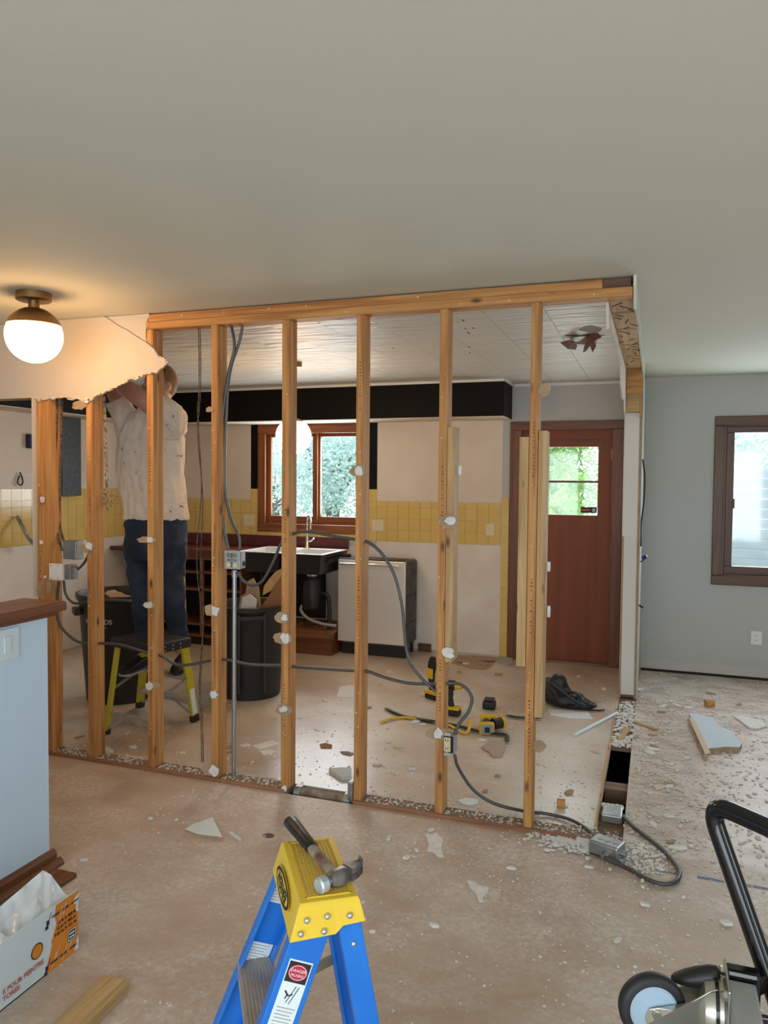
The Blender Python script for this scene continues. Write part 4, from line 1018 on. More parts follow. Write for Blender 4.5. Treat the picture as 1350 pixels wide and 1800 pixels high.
# body
mb = MB()
hc = PY(280, 677, YPn - .02)
mb.ball(hc, .105, 20, (.88, 1.0, 1.22))
limb(mb, [PY(280, 728, YPn), PY(280, 700, YPn - .01), hc - Vector((0, 0, .05))], (.075, .062, .06))
mb.ringloft(rows([(900, 230, 320), (820, 222, 312), (750, 226, 310), (725, 240, 304)], [.11, .12, .11, .08]))
hl = [PY(232, 755, YPn), PY(215, 722, YPn - .03), PY(199, 690, YPn - .05), PY(182, 664, YPn - .04), PY(168, 640, YPn - .02)]
limb(mb, hl, (.07, .055, .048, .042, .030))
hr = [PY(298, 738, YPn - .05), PY(266, 712, YPn - .18), PY(236, 692, YPn - .22), PY(210, 672, YPn - .20), PY(186, 642, YPn - .15)]
limb(mb, hr, (.07, .066, .060, .050, .032))
for w_, dirv in ((hl[-1], (hl[-1] - hl[-2]).normalized()), (hr[-1], (hr[-1] - hr[-2]).normalized())):
    side = dirv.cross(VB).normalized()
    mb.tube([w_, w_ + dirv * .04, w_ + dirv * .09], [.026, .036, .030], 10)
    for k, (o_, L) in enumerate(((-.030, .060), (-.010, .078), (.010, .072), (.029, .055))):
        q = w_ + dirv * .085 + side * o_; mb.tube([q, q + dirv * L * .5 - VB * .008, q + dirv * L - VB * .025], [.0095, .009, .0075], 8)
    q = w_ + dirv * .03 - side * .03; mb.tube([q, q - side * .025 + dirv * .025, q - side * .03 + dirv * .06], [.012, .011, .009], 8)
fdir = (-VB * .8 - UB * .6).normalized(); fside = fdir.cross(Vector((0, 0, 1)))
mb.tube([hc + fdir * .09 + Vector((0, 0, .015)), hc + fdir * .125 - Vector((0, 0, .025))], [.008, .018], 8)
mb.ball(hc + fdir * .06 - Vector((0, 0, .085)), .05, 12)
for sg in (-1, 1): mb.ball(hc + fside * sg * .098 - Vector((0, 0, .01)), .03, 10, (.5, .8, 1.1))
for (x0, y0, x1, y1, d0, d1) in ((254, 1140, 254, 1160, 0, 0), (317, 1128, 319, 1146, .08, .08)): mb.tube([PY(270 + (x0 - 285) * .9, 890, YPn), PY(x0 - 3, 1020, YPn + d0 * .3), PY(x0, y0 - 20, YPn + d0), PY(x1, y1, YPn + d1)], .045, 10)
body = meshobj('body', remeshed(mb, .0085, 2), 'skin', pe)
for sg in (-1, 1): MB().ball(hc + fdir * .088 + fside * sg * .034 + Vector((0, 0, .02)), .012, 10).build('eye', 'label', body)
MB().beam(hc + fdir * .10 - fside * .022 - Vector((0, 0, .06)), hc + fdir * .10 + fside * .022 - Vector((0, 0, .06)), .008, .01).build('mouth', 'redtxt', body)
mb = MB()
mb.ball(hc - fdir * .018 + Vector((0, 0, .022)), .112, 20, (.90, 1.0, 1.12))
hm = mb.mesh('hair')
bm = bmesh.new(); bm.from_mesh(hm)
kill = [v for v in bm.verts if (v.co - hc).dot(fdir) > .045 and (v.co - hc).z < .07 or (v.co - hc).z < -.085]
bmesh.ops.delete(bm, geom=kill, context='VERTS'); bm.to_mesh(hm); bm.free()
meshobj('hair', hm, 'hair', pe)
# shoes
for nm, heel, toe in (('shoe', PY(262, 1160, YPn + .02), PY(231, 1172, YPn - .16)), ('shoe', PY(322, 1150, YPn + .10), PY(312, 1160, YPn - .10))):
    mb = MB(); d = (toe - heel); d.z = 0; L = d.length; d.normalize(); s_ = d.cross(Vector((0, 0, 1))); z0 = .318
    base = Vector((heel.x, heel.y, z0))
    prof = [(-.03, .030, .055), (.02, .040, .085), (.08, .042, .085), (.14, .046, .065), (.20, .050, .05), (.25, .044, .040), (.275, .02, .02)]
    rg = []
    for t_, w_, h_ in prof:
        c = base + d * t_
        rg.append([c + s_ * math.cos(a) * w_ + Vector((0, 0, (.5 + .5 * math.sin(a)) * h_)) for a in (2 * math.pi * k / 14 for k in range(14))])
    mb.ringloft(rg); sh = mb.build(nm, 'shoe', pe, smooth=True, angle=60)
    mb = MB(); out = []
    for t_, w_, h_ in prof: out.append((t_, w_))
    poly = [(t_, w_ * 1.03) for t_, w_ in out] + [(t_, -w_ * 1.03) for t_, w_ in reversed(out)]
    mb.prism(poly, base - Vector((0, 0, .004)), d, s_, .012); mb.build('sole', 'sole', sh)

# ================================================================== WIRING ON THE STUD WALL
YC = Y0 + SD / 2
def cable(label, segs, r=.0085, mat='cable', name='armoured_cable', step=.006, cat='cable'):
    m = MB()
    for pts in segs: ribbed(m, pts, r, step)
    return tag(m.build(name, mat, smooth=True, angle=60), label, cat)
def W(lst, Y=YC): return [PY(x, y, Y) for x, y in lst]
cable('long grey armoured cable sagging through the studs at knee height', [W([(104, 1022), (100, 1060), (106, 1098), (130, 1124), (152, 1131), (183, 1131), (215, 1134), (260, 1148), (284, 1153), (310, 1168), (335, 1168), (372, 1161), (400, 1160), (440, 1168), (495, 1170), (515, 1172), (560, 1175), (622, 1179), (645, 1180), (680, 1192), (720, 1201), (766, 1202), (788, 1201)])
      + [PY(812, 1204, YC + .02), PY(829, 1224, YC + .03), PY(824, 1250, YC + .02), PY(806, 1274, YC - .01), PY(799, 1293, YC - .02)]])
fb = PZ(1068, 1503, .0)
cable('grey armoured cable running from the bare outlet down to the floor box', [[PY(799, 1326, YC - .02), PY(806, 1350, YC - .01), PY(832, 1388, YC + .02), PY(868, 1412, YC + .035), PY(918, 1425, YC + .075), PZ(958, 1430, .012), PZ(1000, 1440, .012), PZ(1030, 1456, .012), PZ(1050, 1475, .02), fb + Vector((-.03, .05, .03))]])
cable('grey armoured cable looping from under the counter box up over to the drills', [W([(418, 1006), (428, 1022), (445, 1029), (462, 1020), (480, 988), (497, 950)]) + W([(520, 937), (545, 935), (590, 943), (623, 948), (645, 952), (670, 972), (693, 1010), (706, 1060), (711, 1110), (716, 1150), (732, 1182), (762, 1212), (775, 1222)], YC)])
cable('left one of two grey cables dropping from the top plate to the outlet box', [W([(406, 568), (412, 610), (401, 660), (393, 720), (388, 800), (388, 870), (394, 930), (402, 968)], YC + .01)])
cable('right one of two grey cables dropping from the top plate to the outlet box', [W([(427, 568), (421, 600), (404, 656), (397, 740), (395, 850), (405, 908), (420, 944), (421, 968)], YC + .02)])
cable('old black cable along the right side of the leftmost double stud', [W([(100, 700), (98, 800), (94, 880), (98, 930), (110, 968)], YC + .01)], .0075, 'oldcable')
cable('second old black cable beside the leftmost double stud', [W([(109, 700), (107, 800), (104, 890), (105, 925), (116, 962)], YC + .03)], .0075, 'oldcable')
cable('grey cable hanging below the white switch box to the black bin', [W([(112, 1020), (116, 1045), (130, 1060), (152, 1058), (183, 1054), (230, 1056)], YC + .06)], .008)
cable('short grey cable bowing from the switch box to the second stud', [W([(118, 1004), (130, 1005), (146, 992), (156, 975)], YC)], .008)
# pair of thin old wires hanging free
tw = MB()
L1, L2 = [], []
for i in range(60):
    y = 572 + i * (1340 - 572) / 59; x = 350 + 5 * i / 59 + (3 * math.sin(i * .35)) * (1 if 10 < i < 52 else .3)
    L1.append(PY(x - 1.4 - (2.5 if 12 < i < 50 else 0) * math.cos(i * .2), y, YC)); L2.append(PY(x + 1.4 + (2.5 if 12 < i < 50 else 0) * math.cos(i * .2), y, YC))
tw.tube(L1, .0028, 5).tube(L2, .0028, 5)
tag(tw.build('hanging_wires', 'oldcable'), 'pair of thin old wires hanging free from the top plate', 'wire')
rp = MB()
for q in range(3):
    rp.tube([PY(183 + 2.2 * math.sin(i * .9 + q * 2.1) + i * .12, 695 + i * 4.2, YC + .05) for i in range(40)], .003, 5)
for q in range(22):
    a = random.uniform(0, 6.28); c = PY(183 + random.uniform(-4, 12), 870 + random.uniform(-6, 14), YC + .05)
    rp.tube([c, c + Vector((.02 * math.cos(a), random.uniform(-.02, .02), .02 * math.sin(a))), c + Vector((.04 * math.cos(a + .8), random.uniform(-.02, .02), .03 * math.sin(a + .5) - .02))], .0028, 4)
tag(rp.build('frayed_wire', 'sealbrown'), 'frayed twisted wire ending in a burnt clump beside the second stud', 'wire')
# conduit riser
e0, e1 = PY(412, 1003, YC), PY(411, 1358, YC)
em = thing('conduit_riser', 'straight vertical steel conduit below the four hole outlet box', 'conduit', (e1.x, e1.y, 0))
MB().cyl((e1.x, e1.y, .0115), (e0.x, e0.y, e0.z), .0115, n=16).build('pipe', 'emt', em, smooth=True)
MB().cyl((e0.x, e0.y, e0.z - .035), (e0.x, e0.y, e0.z), .015, n=16).build('coupling', 'galv', em, smooth=True)
# outlet box with grey cover and yellow holes
r0 = rect(395, 968, 421, 1001, Y0 + .005)
ob = thing('junction_box', 'grey steel junction box with two yellow knockouts above the conduit', 'junction box', ((r0[0] + r0[1]) / 2, YC, r0[2]))
MB().bx(r0[0], r0[1] + .004, Y0 + .008, Y0 + .062, r0[2], r0[3]).build('box_body', 'galv', ob, bevel=.006)
cv = MB().bx(r0[0] - .001, r0[1] + .004, Y0 + .001, Y0 + .008, r0[2] - .001, r0[3] + .001).build('cover', plain('pale_grey_cover', (0.42, .45, .43), .5, .3), ob, bevel=.008)
cx, cz = (r0[0] + r0[1]) / 2, (r0[2] + r0[3]) / 2
for (dx, dz, mt) in ((-.018, -.026, 'ivory'), (.02, -.026, 'ivory'), (-.018, .026, 'galv'), (.02, .026, 'galv'), (.0, .0, 'galv')):
    MB().lathe([(.0125, 0), (.0125, .003), (.004, .0035)], (cx + dx, Y0 + .001, cz + dz), (0, -1, 0), 16).build('knockout', mt, cv)
for (dx, dz) in ((0, .03), (0, -.03), (-.02, 0), (.022, 0), (0, .018), (0, -.018)):
    MB().lathe([(.0045, 0), (.0045, .001)], (cx + dx, Y0 + .0008, cz + dz), (0, -1, 0), 10).build('screw_hole', 'ink', cv)
MB().lathe([(.014, 0), (.014, .001)], (r0[1] + .0045, Y0 + .04, cz - .02), (1, 0, 0), 12).build('side_hole', 'ink', ob)
# white two gang box next to the first stud
r1 = rect(88, 990, 108, 1020, Y0 - .02)
wb2 = thing('switch_box', 'two gang electrical box with blank white cover on the first stud', 'switch box', ((r1[0] + r1[1]) / 2, Y0, r1[2]))
MB().bx(r1[0], r1[1] + .012, Y0 - .030, Y0 - .018, r1[2], r1[3]).build('cover', 'white', wb2, bevel=.003)
MB().bx(r1[0] + .095, r1[1] + .06, Y0 - .017, Y0 + .045, r1[2] + .005, r1[3] - .005).build('box_body', 'galv', wb2, bevel=.004)
for dx in (.025, .06): MB().bx(r1[0] + dx - .012, r1[0] + dx + .012, Y0 - .0325, Y0 - .030, r1[2] + .025, r1[3] - .025).build('blank_plate', 'white', wb2, bevel=.002)
for dx in (.015, .065):
    for z in (r1[2] + .01, r1[3] - .01): MB().lathe([(.003, 0), (.003, .001)], (r1[0] + dx, Y0 - .030, z), (0, -1, 0), 8).build('screw', 'ink', wb2)
r2 = rect(111, 950, 135, 984, Y0 + .03)
tag(MB().bx(r2[0], r2[1], Y0 + .025, Y0 + .085, r2[2], r2[3]).build('junction_box', 'galv', bevel=.005), 'old galvanised junction box above the white switch box', 'junction box')
# bare duplex outlet on the seventh stud
r3 = rect(779, 1291, 801, 1326, Y0 - .005)
od = thing('bare_outlet', 'bare duplex outlet in an open metal box on the seventh stud', 'outlet', ((r3[0] + r3[1]) / 2, Y0, r3[2]))
bx0 = STUD_X[6][0] + .0395
MB().bx(bx0, bx0 + .055, Y0 - .006, Y0 + .05, r3[2], r3[3]).build('box_body', 'galv', od, bevel=.003)
MB().bx(bx0 + .004, bx0 + .05, Y0 - .0072, Y0 - .0062, r3[2] + .004, r3[3] - .004).build('box_opening', 'ink', od)
cx, cz = bx0 + .022, (r3[2] + r3[3]) / 2
dv = MB().bx(cx - .016, cx + .016, Y0 - .016, Y0 - .0075, cz - .034, cz + .034).build('receptacle', 'ivory', od, bevel=.004)
for dz in (.019, -.019):
    MB().lathe([(.015, 0), (.015, .003)], (cx, Y0 - .016, cz + dz), (0, -1, 0), 16).build('receptacle_face', 'ivory', dv)
    for dx in (-.006, .005): MB().bx(cx + dx - .0015, cx + dx + .0015, Y0 - .0205, Y0 - .0192, cz + dz - .002, cz + dz + .008).build('slot', 'ink', dv)
for dz in (.047, -.047): MB().bx(cx - .017, cx + .017, Y0 - .014, Y0 - .009, cz + dz - .008, cz + dz + .008).build('mounting_ear', 'rivet', dv, bevel=.003)
# wire on the stub and blue connector
ws = thing('stub_wires', 'dark cables on the cross wall end with a blue wire nut', 'wire', (-.095, 5.85, 1.05))
MB().tube(catmull([(-.095, 5.82, 1.75), (-.08, 5.82, 1.62), (-.082, 5.82, 1.45), (-.097, 5.82, 1.28), (-.096, 5.82, 1.12)], 8), .006, 6).build('cable_run', 'wire_blk', ws)
q = PY(1133, 980, 5.80)
MB().tube([(-.099, 5.80, q.z - .03), (-.085, 5.80, q.z - .03), (q.x - .005, 5.8, q.z)], .005, 6).build('lead', 'wire_blk', ws)
MB().cyl((q.x - .012, 5.80, q.z - .005), (q.x + .016, 5.79, q.z + .012), .017, .012, 8).build('wire_nut', 'blueconn', ws)
q = PY(1127, 1066, 5.80); MB().tube([(-.099, 5.80, q.z + .01), (-.085, 5.8, q.z), (-.07, 5.8, q.z - .01)], .007, 6).build('cut_end', 'wire_blk', ws)
# floor boxes and their cable
fx = thing('floor_junction_box', 'open galvanised junction box lying on the floor at the end of the wall', 'junction box', (fb.x, fb.y, 0))
Rb = Matrix.Translation(fb) @ Matrix.Rotation(-.35, 4, 'Z')
MB().bx(-.085, .085, -.06, .06, .001, .005, Rb).build('box_flange', 'galv', fx)
MB().bx(-.068, .062, -.045, .045, .005, .062, Rb).build('box_body', 'galv', fx, bevel=.008)
for k in range(3): MB().lathe([(.012, 0), (.012, .002)], Rb @ Vector((-.035 + k * .035, .0, .062)), (0, 0, 1), 12).build('knockout', 'galv', fx)
MB().cyl(Rb @ Vector((.062, -.01, .035)), Rb @ Vector((.085, -.01, .035)), .014, n=10).build('connector', 'galv', fx)
MB().cyl(Rb @ Vector((.01, -.045, .025)), Rb @ Vector((.015, -.07, .022)), .014, n=10).build('connector', 'galv', fx)
sbx = PZ(1080, 1425, -.01)
s2x = thing('slot_junction_box', 'dusty grey electrical box set in the open floor slot', 'junction box', (sbx.x, sbx.y, -.05))
MB().bx(-.21, -.117, 3.66, 3.78, -.019, .022).build('box_body', 'galv', s2x, bevel=.006)
mm = MB()
for k in range(5): mm.ball((-.205 + k * .02, 3.79 + random.uniform(0, .01), .012), .014, 8)
mm.build('plaster_crust', 'gyp', s2x)
cable('grey armoured cable looping on the floor between the two floor boxes', [[(-.115, 3.70, .012)] + [PZ(x, y, .011) for x, y in ((1110, 1450), (1135, 1470), (1163, 1492), (1183, 1513), (1194, 1530), (1192, 1545), (1178, 1553), (1160, 1553), (1135, 1544), (1105, 1527))] + [Rb @ Vector((.015, -.068, .022))]], .0095)
# drain pipe in the hole of the sole plate
dp = thing('drain_pipe', 'dusty horizontal pipe in the black hole under the missing sole plate', 'pipe', (-1.55, 3.45, -.06))
MB().cyl((-1.70, 3.465, -.02), (-1.39, 3.465, -.02), .028, n=16).build('pipe', 'rust', dp, smooth=True)
for x in (-1.70, -1.43): MB().cyl((x, 3.465, -.02), (x + .035, 3.465, -.02), .04, n=16).build('collar', 'galv', dp, smooth=True)
MB().bx(-1.405, -1.375, 3.43, 3.51, -.04, .09).build('bracket', 'galv', dp, bevel=.006)

# ================================================================== BLUE STEPLADDER
LC = Vector((-.631, 1.3875, 0)); wv = Vector((-.569, .822, 0)).normalized(); wu = Vector((.822, .569, 0)).normalized()
LZ = .79
bl = thing('stepladder', 'blue fibreglass stepladder with a yellow cap in the foreground', 'stepladder', (LC.x, LC.y, 0))
def LP(u, v, z): return LC + wu * u + wv * v + Vector((0, 0, z))
m = MB()
# cap: flared shell
US = (-.056, .006, .022, .054); UB_ = (-.077, .010, .024, .067); ZB_ = (LZ - .066, LZ - .062, LZ - .048, LZ - .045)
def ring(us, vn, zs): return [LP(u, -vn, z) for u, z in zip(us, zs)] + [LP(u, vn, z) for u, z in reversed(list(zip(us, zs)))]
R0 = ring(US, .125, [LZ] * 4); R1 = ring([u * 1.06 for u in US], .129, [LZ - .006] * 4); R2 = ring(UB_, .136, ZB_); R3 = ring([u * .95 for u in UB_], .131, ZB_); R4 = ring([u * .9 for u in US], .114, [LZ - .014] * 4)
m.add(R0 + R1 + R2 + R3 + R4, [tuple(range(8))] + [(q + i, q + (i + 1) % 8, q + 8 + (i + 1) % 8, q + 8 + i) for q in (0, 8, 16, 24) for i in range(8)] + [tuple(range(32, 40))])
r_top2 = [R1[0], R1[3], R1[4], R1[7]]; r_bot = [R2[0], R2[3], R2[4], R2[7]]
cap = m.build('cap', 'yellow', bl, bevel=.004, seg=3)
# raised border and diamond tread on the top
bd = MB()
for (u0, u1, v0, v1) in ((-.044, .044, -.112, -.109), (-.044, .044, .111, .114), (-.044, -.041, -.112, .114), (.041, .044, -.112, .114)):
    pts = [LP(a, b, LZ + .0001) for a, b in ((u0, v0), (u1, v0), (u1, v1), (u0, v1))]
    bd.add(pts + [p + Vector((0, 0, .002)) for p in pts], [(0, 3, 2, 1), (4, 5, 6, 7), (0, 1, 5, 4), (1, 2, 6, 5), (2, 3, 7, 6), (3, 0, 4, 7)])
bd.build('tread_border', 'yellow', cap)
td = MB()
for i in range(12):
    for j in range(30):
        c = LP(-.0375 + i * .0068 + (.0034 if j % 2 else 0) * 0, -.105 + j * .0073, LZ + .0002); s = .0029
        if i % 1 == 0: td.add([c - wu * s, c + wv * s, c + wu * s, c - wv * s, c + Vector((0, 0, .0017))], [(0, 1, 4), (1, 2, 4), (2, 3, 4), (3, 0, 4)])
tag(td.build('diamond_tread', plain('tread_tan', (0.60, 0.37, 0.10), .45), cap), kind='stuff')
# rivets on the near end plate
nrm = (r_bot[1] - r_bot[0]).cross(r_top2[0] - r_bot[0]).normalized()
def onend(a, b): return r_top2[0].lerp(r_top2[1], a).lerp(r_bot[0].lerp(r_bot[1], a), b)
for a, b in ((.17, .40), (.47, .40), (.80, .55), (.12, .78), (.44, .90)):
    MB().ball(onend(a, b) - wv * .002, .0062, 12).build('rivet', 'rivet', bl, smooth=True)
# oval brand badge on the climbing side of the cap
fc = [r_top2[3], r_top2[0], r_bot[0], r_bot[3]]
cen = sum(fc, Vector()) / 4 + Vector((0, 0, .002)); dn = ((r_bot[0] + r_bot[3]) / 2 - (r_top2[0] + r_top2[3]) / 2).normalized(); nf = (-wv).cross(-dn).normalized()
if nf.dot(wu) > 0: nf = -nf
au, av = -wv, nf.cross(-wv)
def oval(rx, ry, lift, name, mat): 
    m = MB(); m.add([cen + au * math.cos(t) * rx + av * math.sin(t) * ry + nf * lift for t in (2 * math.pi * k / 40 for k in range(40))], [tuple(range(40))]); return m.build(name, mat, cap)
oval(.083, .0215, .0045, 'badge', 'yellow'); oval(.080, .0195, .0049, 'badge', 'ink'); oval(.068, .0145, .0053, 'badge', 'yellow')
textmesh('badge_lettering', 'WERNER', .028, cen - av * .0098 + nf * .0058, au, av, 'ink', cap, .0, 'CENTER', .0007)
# rails
def rail(p_top, p_bot, w, name):
    """channel: web facing +-v, flanges along u"""
    a = (p_bot - p_top).normalized(); s = wu - a * wu.dot(a); s.normalize(); m = MB()
    m.beam(p_top, p_bot, w, .006, s); inward = -1 if (p_top - LC).dot(wv) > 0 else 1
    for sg in (-1, 1): m.beam(p_top + s * sg * (w / 2 - .003) + wv * inward * .014, p_bot + s * sg * (w / 2 - .003) + wv * inward * .014, .006, .028, s)
    return m.build(name, 'bluefg', bl, bevel=.002)
fr_t = lambda sg: LP(-.032, .122 * sg, LZ - .052); fr_b = lambda sg: LP(-.315, .185 * sg, 0.012)
rr_t = lambda sg: LP(.036, .119 * sg, LZ - .035); rr_b = lambda sg: LP(.165, .175 * sg, 0.012)
rails = {}
for sg in (-1, 1):
    rails[sg] = rail(fr_t(sg), fr_b(sg), .068, 'front_rail'); rr_ = rail(rr_t(sg), rr_b(sg), .044, 'rear_rail')
    q = rr_t(sg).lerp(rr_b(sg), .075) + wv * sg * .0035; MB().ball(q, .0055, 10).build('rivet', 'rivet', rr_, smooth=True)
    for f_, nm in ((fr_b, 'rubber_foot'), (rr_b, 'rubber_foot')): q = f_(sg); MB().bx(q.x - .03, q.x + .03, q.y - .03, q.y + .03, 0, .03).build(nm, 'wire_blk', bl, bevel=.005)
# grooved aluminium steps
def lstep(z):
    k = (LZ - .05 - z) / (LZ - .062); a, b = fr_t(-1).lerp(fr_b(-1), k), fr_t(1).lerp(fr_b(1), k)
    a, b = a + wv * .006, b - wv * .006
    st_ = MB().beam(a, b, .075, .006, wu)
    for sg in (-1, 1): st_.beam(a + wu * sg * .036 - Vector((0, 0, .012)), b + wu * sg * .036 - Vector((0, 0, .012)), .004, .026, wu)
    o = st_.build('step', 'alu', bl)
    g = MB()
    for q in range(10): u = -.033 + q * .0073; g.beam(a + wu * u + Vector((0, 0, .0035)), b + wu * u + Vector((0, 0, .0035)), .0030, .0022, wu)
    g.build('step_ridges', 'alu', o)
for z in (.53, .27): lstep(z)
MB().beam(LP(-.03, -.05, LZ - .06), LP(.06, -.05, LZ - .06), .02, .01).build('cap_bracket', 'alu', bl)
# spreader at the bottom edge of the picture
for sg in (-1, 1):
    a, b = rr_t(sg).lerp(rr_b(sg), .33) + wv * sg * .006, fr_t(sg).lerp(fr_b(sg), .46) + wv * sg * .006
    s_ = MB().beam(a + wu * .01, b, .024, .003, (0, 0, 1)).build('spreader', plain('olive_steel_%d' % sg, (.22, .22, .15), .45, .5), bl, bevel=.001)
    MB().ball(a + wv * sg * .003, .006, 10).build('rivet', 'rivet', s_, smooth=True)
# warning labels on the rails
def rail_label(sg, k0, k1, out, w=.046, inside=False):
    a, b = fr_t(sg).lerp(fr_b(sg), k0), fr_t(sg).lerp(fr_b(sg), k1); d = (b - a).normalized(); s = (wu - d * wu.dot(d)).normalized()
    off = -wv * .0036 if not inside else -wv * .0044
    m = MB(); m.add([a + off - s * w / 2, a + off + s * w / 2, b + off + s * w / 2, b + off - s * w / 2], [(0, 1, 2, 3)])
    o = m.build(out, 'label', rails[sg]); return o, a + off, d, s, (b - a).length
lab, a, d, s, L = rail_label(-1, .075, .285, 'warning_label')
up_ = -d; off = -wv * .0005
def lq(u0, u1, t0, t1, lift, nm, mt):
    m = MB(); m.add([a + s * u0 + d * t0 - wv * lift, a + s * u1 + d * t0 - wv * lift, a + s * u1 + d * t1 - wv * lift, a + s * u0 + d * t1 - wv * lift], [(0, 1, 2, 3)]); return m.build(nm, mt, lab)
lq(-.021, .021, .003, .040, .0004, 'label_header', 'ink')
ovm = MB(); oc = a + d * .0215 - wv * .0008
ovm.add([oc + s * math.cos(t) * .0185 + d * math.sin(t) * .0145 for t in (2 * math.pi * k / 28 for k in range(28))], [tuple(range(28))]); ovm.build('label_oval', 'red', lab)
ovm = MB(); oc2 = a + d * .0215 - wv * .0010
for r_a in (.0160,): ovm.add([oc2 + s * math.cos(t) * r_a + d * math.sin(t) * .0122 for t in (2 * math.pi * k / 28 for k in range(28))] + [oc2 + s * math.cos(t) * (r_a + .001) + d * math.sin(t) * .0131 for t in (2 * math.pi * k / 28 for k in range(28))], [(i, (i + 1) % 28, 28 + (i + 1) % 28, 28 + i) for i in range(28)])
ovm.build('label_ring', 'label', lab)
ltx = lambda t, sz, du, dd, mt='ink', al='CENTER': textmesh('label_lettering', t, sz, a + s * du + d * dd - wv * .0012, s, up_, mt, lab, 0, al)
ltx('DANGER', .0075, 0, .0205, 'label'); ltx('PELIGRO', .0065, 0, .0285, 'label')
fig = MB()
for p0_, p1_, w_ in (((.006, .045), (-.004, .076), .0012), ((.012, .046), (.002, .078), .0012), ((-.012, .056), (-.004, .064), .003), ((-.004, .064), (.004, .060), .002), ((-.006, .062), (-.008, .07), .002)):
    fig.beam(a + s * p0_[0] + d * p0_[1] - wv * .0008, a + s * p1_[0] + d * p1_[1] - wv * .0008, w_, .0004, s)
fig.build('label_pictogram', 'ink', lab)
lines = MB()
for q in range(7): lines.beam(a + s * (-.018 + .002 * (q % 2)) + d * (.086 + q * .0062) - wv * .0006, a + s * (.018 - .003 * (q % 3)) + d * (.086 + q * .0062) - wv * .0006, .0018, .0003, d)
lines.build('label_print', 'grey_print', lab)
for k0, k1 in ((.03, .115), (.235, .355)):
    lb_, a2, d2_, s2_, L2_ = rail_label(1, k0, k1, 'instruction_label', .052, True)
    ln = MB()
    for q in range(int(L2_ / .007)): ln.beam(a2 + s2_ * -.022 + d2_ * (.006 + q * .0068) - wv * .0005, a2 + s2_ * (.02 - .004 * (q % 3)) + d2_ * (.006 + q * .0068) - wv * .0005, .0016, .0003, d2_)
    ln.build('label_print', 'grey_print', lb_)

# ================================================================== HAMMER on the cap
HZ = LZ + .003
hA, hB = PZ(508, 1441, HZ + .016), PZ(589, 1540, HZ + .016)
hd = (hB - hA).normalized(); hs_ = hd.cross(Vector((0, 0, 1))).normalized()
ha = thing('hammer', 'worn claw hammer with a black grip lying on the yellow ladder cap', 'hammer', (hB.x, hB.y, HZ))
L = (hB - hA).length
g = MB(); rg = []
for t, w, hh in ((0, .010, .008), (.012, .0165, .013), (.05, .0165, .013), (.10, .0150, .012), (.16, .0145, .0115), (.165, .0125, .010)):
    t = t * L / .30; c = hA + hd * t; rg.append([c + hs_ * math.cos(q) * w + Vector((0, 0, math.sin(q) * hh)) for q in (2 * math.pi * k / 14 for k in range(14))])
g.ringloft(rg).build('grip', 'grip', ha, smooth=True, angle=50)
g = MB(); rg = []
for t, w, hh in ((.164, .0115, .009), (.22, .0115, .009), (.27, .0125, .010), (.30, .0125, .010)):
    t = t * L / .30; c = hA + hd * t; rg.append([c + hs_ * math.cos(q) * w + Vector((0, 0, math.sin(q) * hh)) for q in (2 * math.pi * k / 14 for k in range(14))])
g.ringloft(rg).build('handle', 'hamwood', ha, smooth=True, angle=50)
hf, ht = PZ(570, 1553, HZ + .016), PZ(631, 1509, HZ + .030)
hx = PZ(596, 1541, HZ + .016); ad = (hf - hx).normalized()
MB().cyl(hx + ad * .022, hf - ad * .006, .0095, n=12).build('neck', 'hamhead', ha, smooth=True)
MB().lathe([(.012, 0), (.0155, .004), (.0155, .018), (.0125, .021)], hf - ad * .006, ad, 12).build('striking_face', 'hamface', ha, smooth=True, angle=30)
b0, b1 = hx - ad * .024, hx + ad * .024
rg = []
for t, w, hh in ((-.026, .013, .011), (-.01, .0165, .0135), (.012, .0165, .0135), (.024, .011, .010)):
    c = hx + ad * t; sd_ = ad.cross(Vector((0, 0, 1))).normalized(); rg.append([c + sd_ * a_ * w + Vector((0, 0, b_ * hh)) for a_, b_ in ((-1, -.6), (-.6, -1), (.6, -1), (1, -.6), (1, .6), (.6, 1), (-.6, 1), (-1, .6))])
MB().ringloft(rg).build('eye_block', 'hamhead', ha, smooth=True, angle=40)
sd_ = ad.cross(Vector((0, 0, 1))).normalized()
if sd_.dot(hd) > 0: sd_ = -sd_
ht = PZ(631, 1509, HZ + .022)
for off_ in (-.007, .007):
    path = [hx - ad * .022 + Vector((0, 0, off_)), hx - ad * .045 + sd_ * .000 + Vector((0, 0, off_)), (hx - ad * .045).lerp(ht, .45) - sd_ * .008 + Vector((0, 0, off_ * 1.1)), ht + Vector((0, 0, off_ * .8))]
    pp = catmull(path, 6); n_ = len(pp)
    rg = []
    for i, c in enumerate(pp):
        t_ = (pp[min(i + 1, n_ - 1)] - pp[max(i - 1, 0)]).normalized(); nn = t_.cross(Vector((0, 0, 1))).normalized(); w_ = .013 * (1 - i / (n_ - 1)) + .0012; hh = .0062 * (1 - .5 * i / (n_ - 1))
        rg.append([c + nn * a_ * w_ + Vector((0, 0, b_ * hh)) for a_, b_ in ((-1, -1), (1, -1), (1, 1), (-1, 1))])
    MB().ringloft(rg).build('claw', 'hamhead', ha, smooth=True, angle=40)

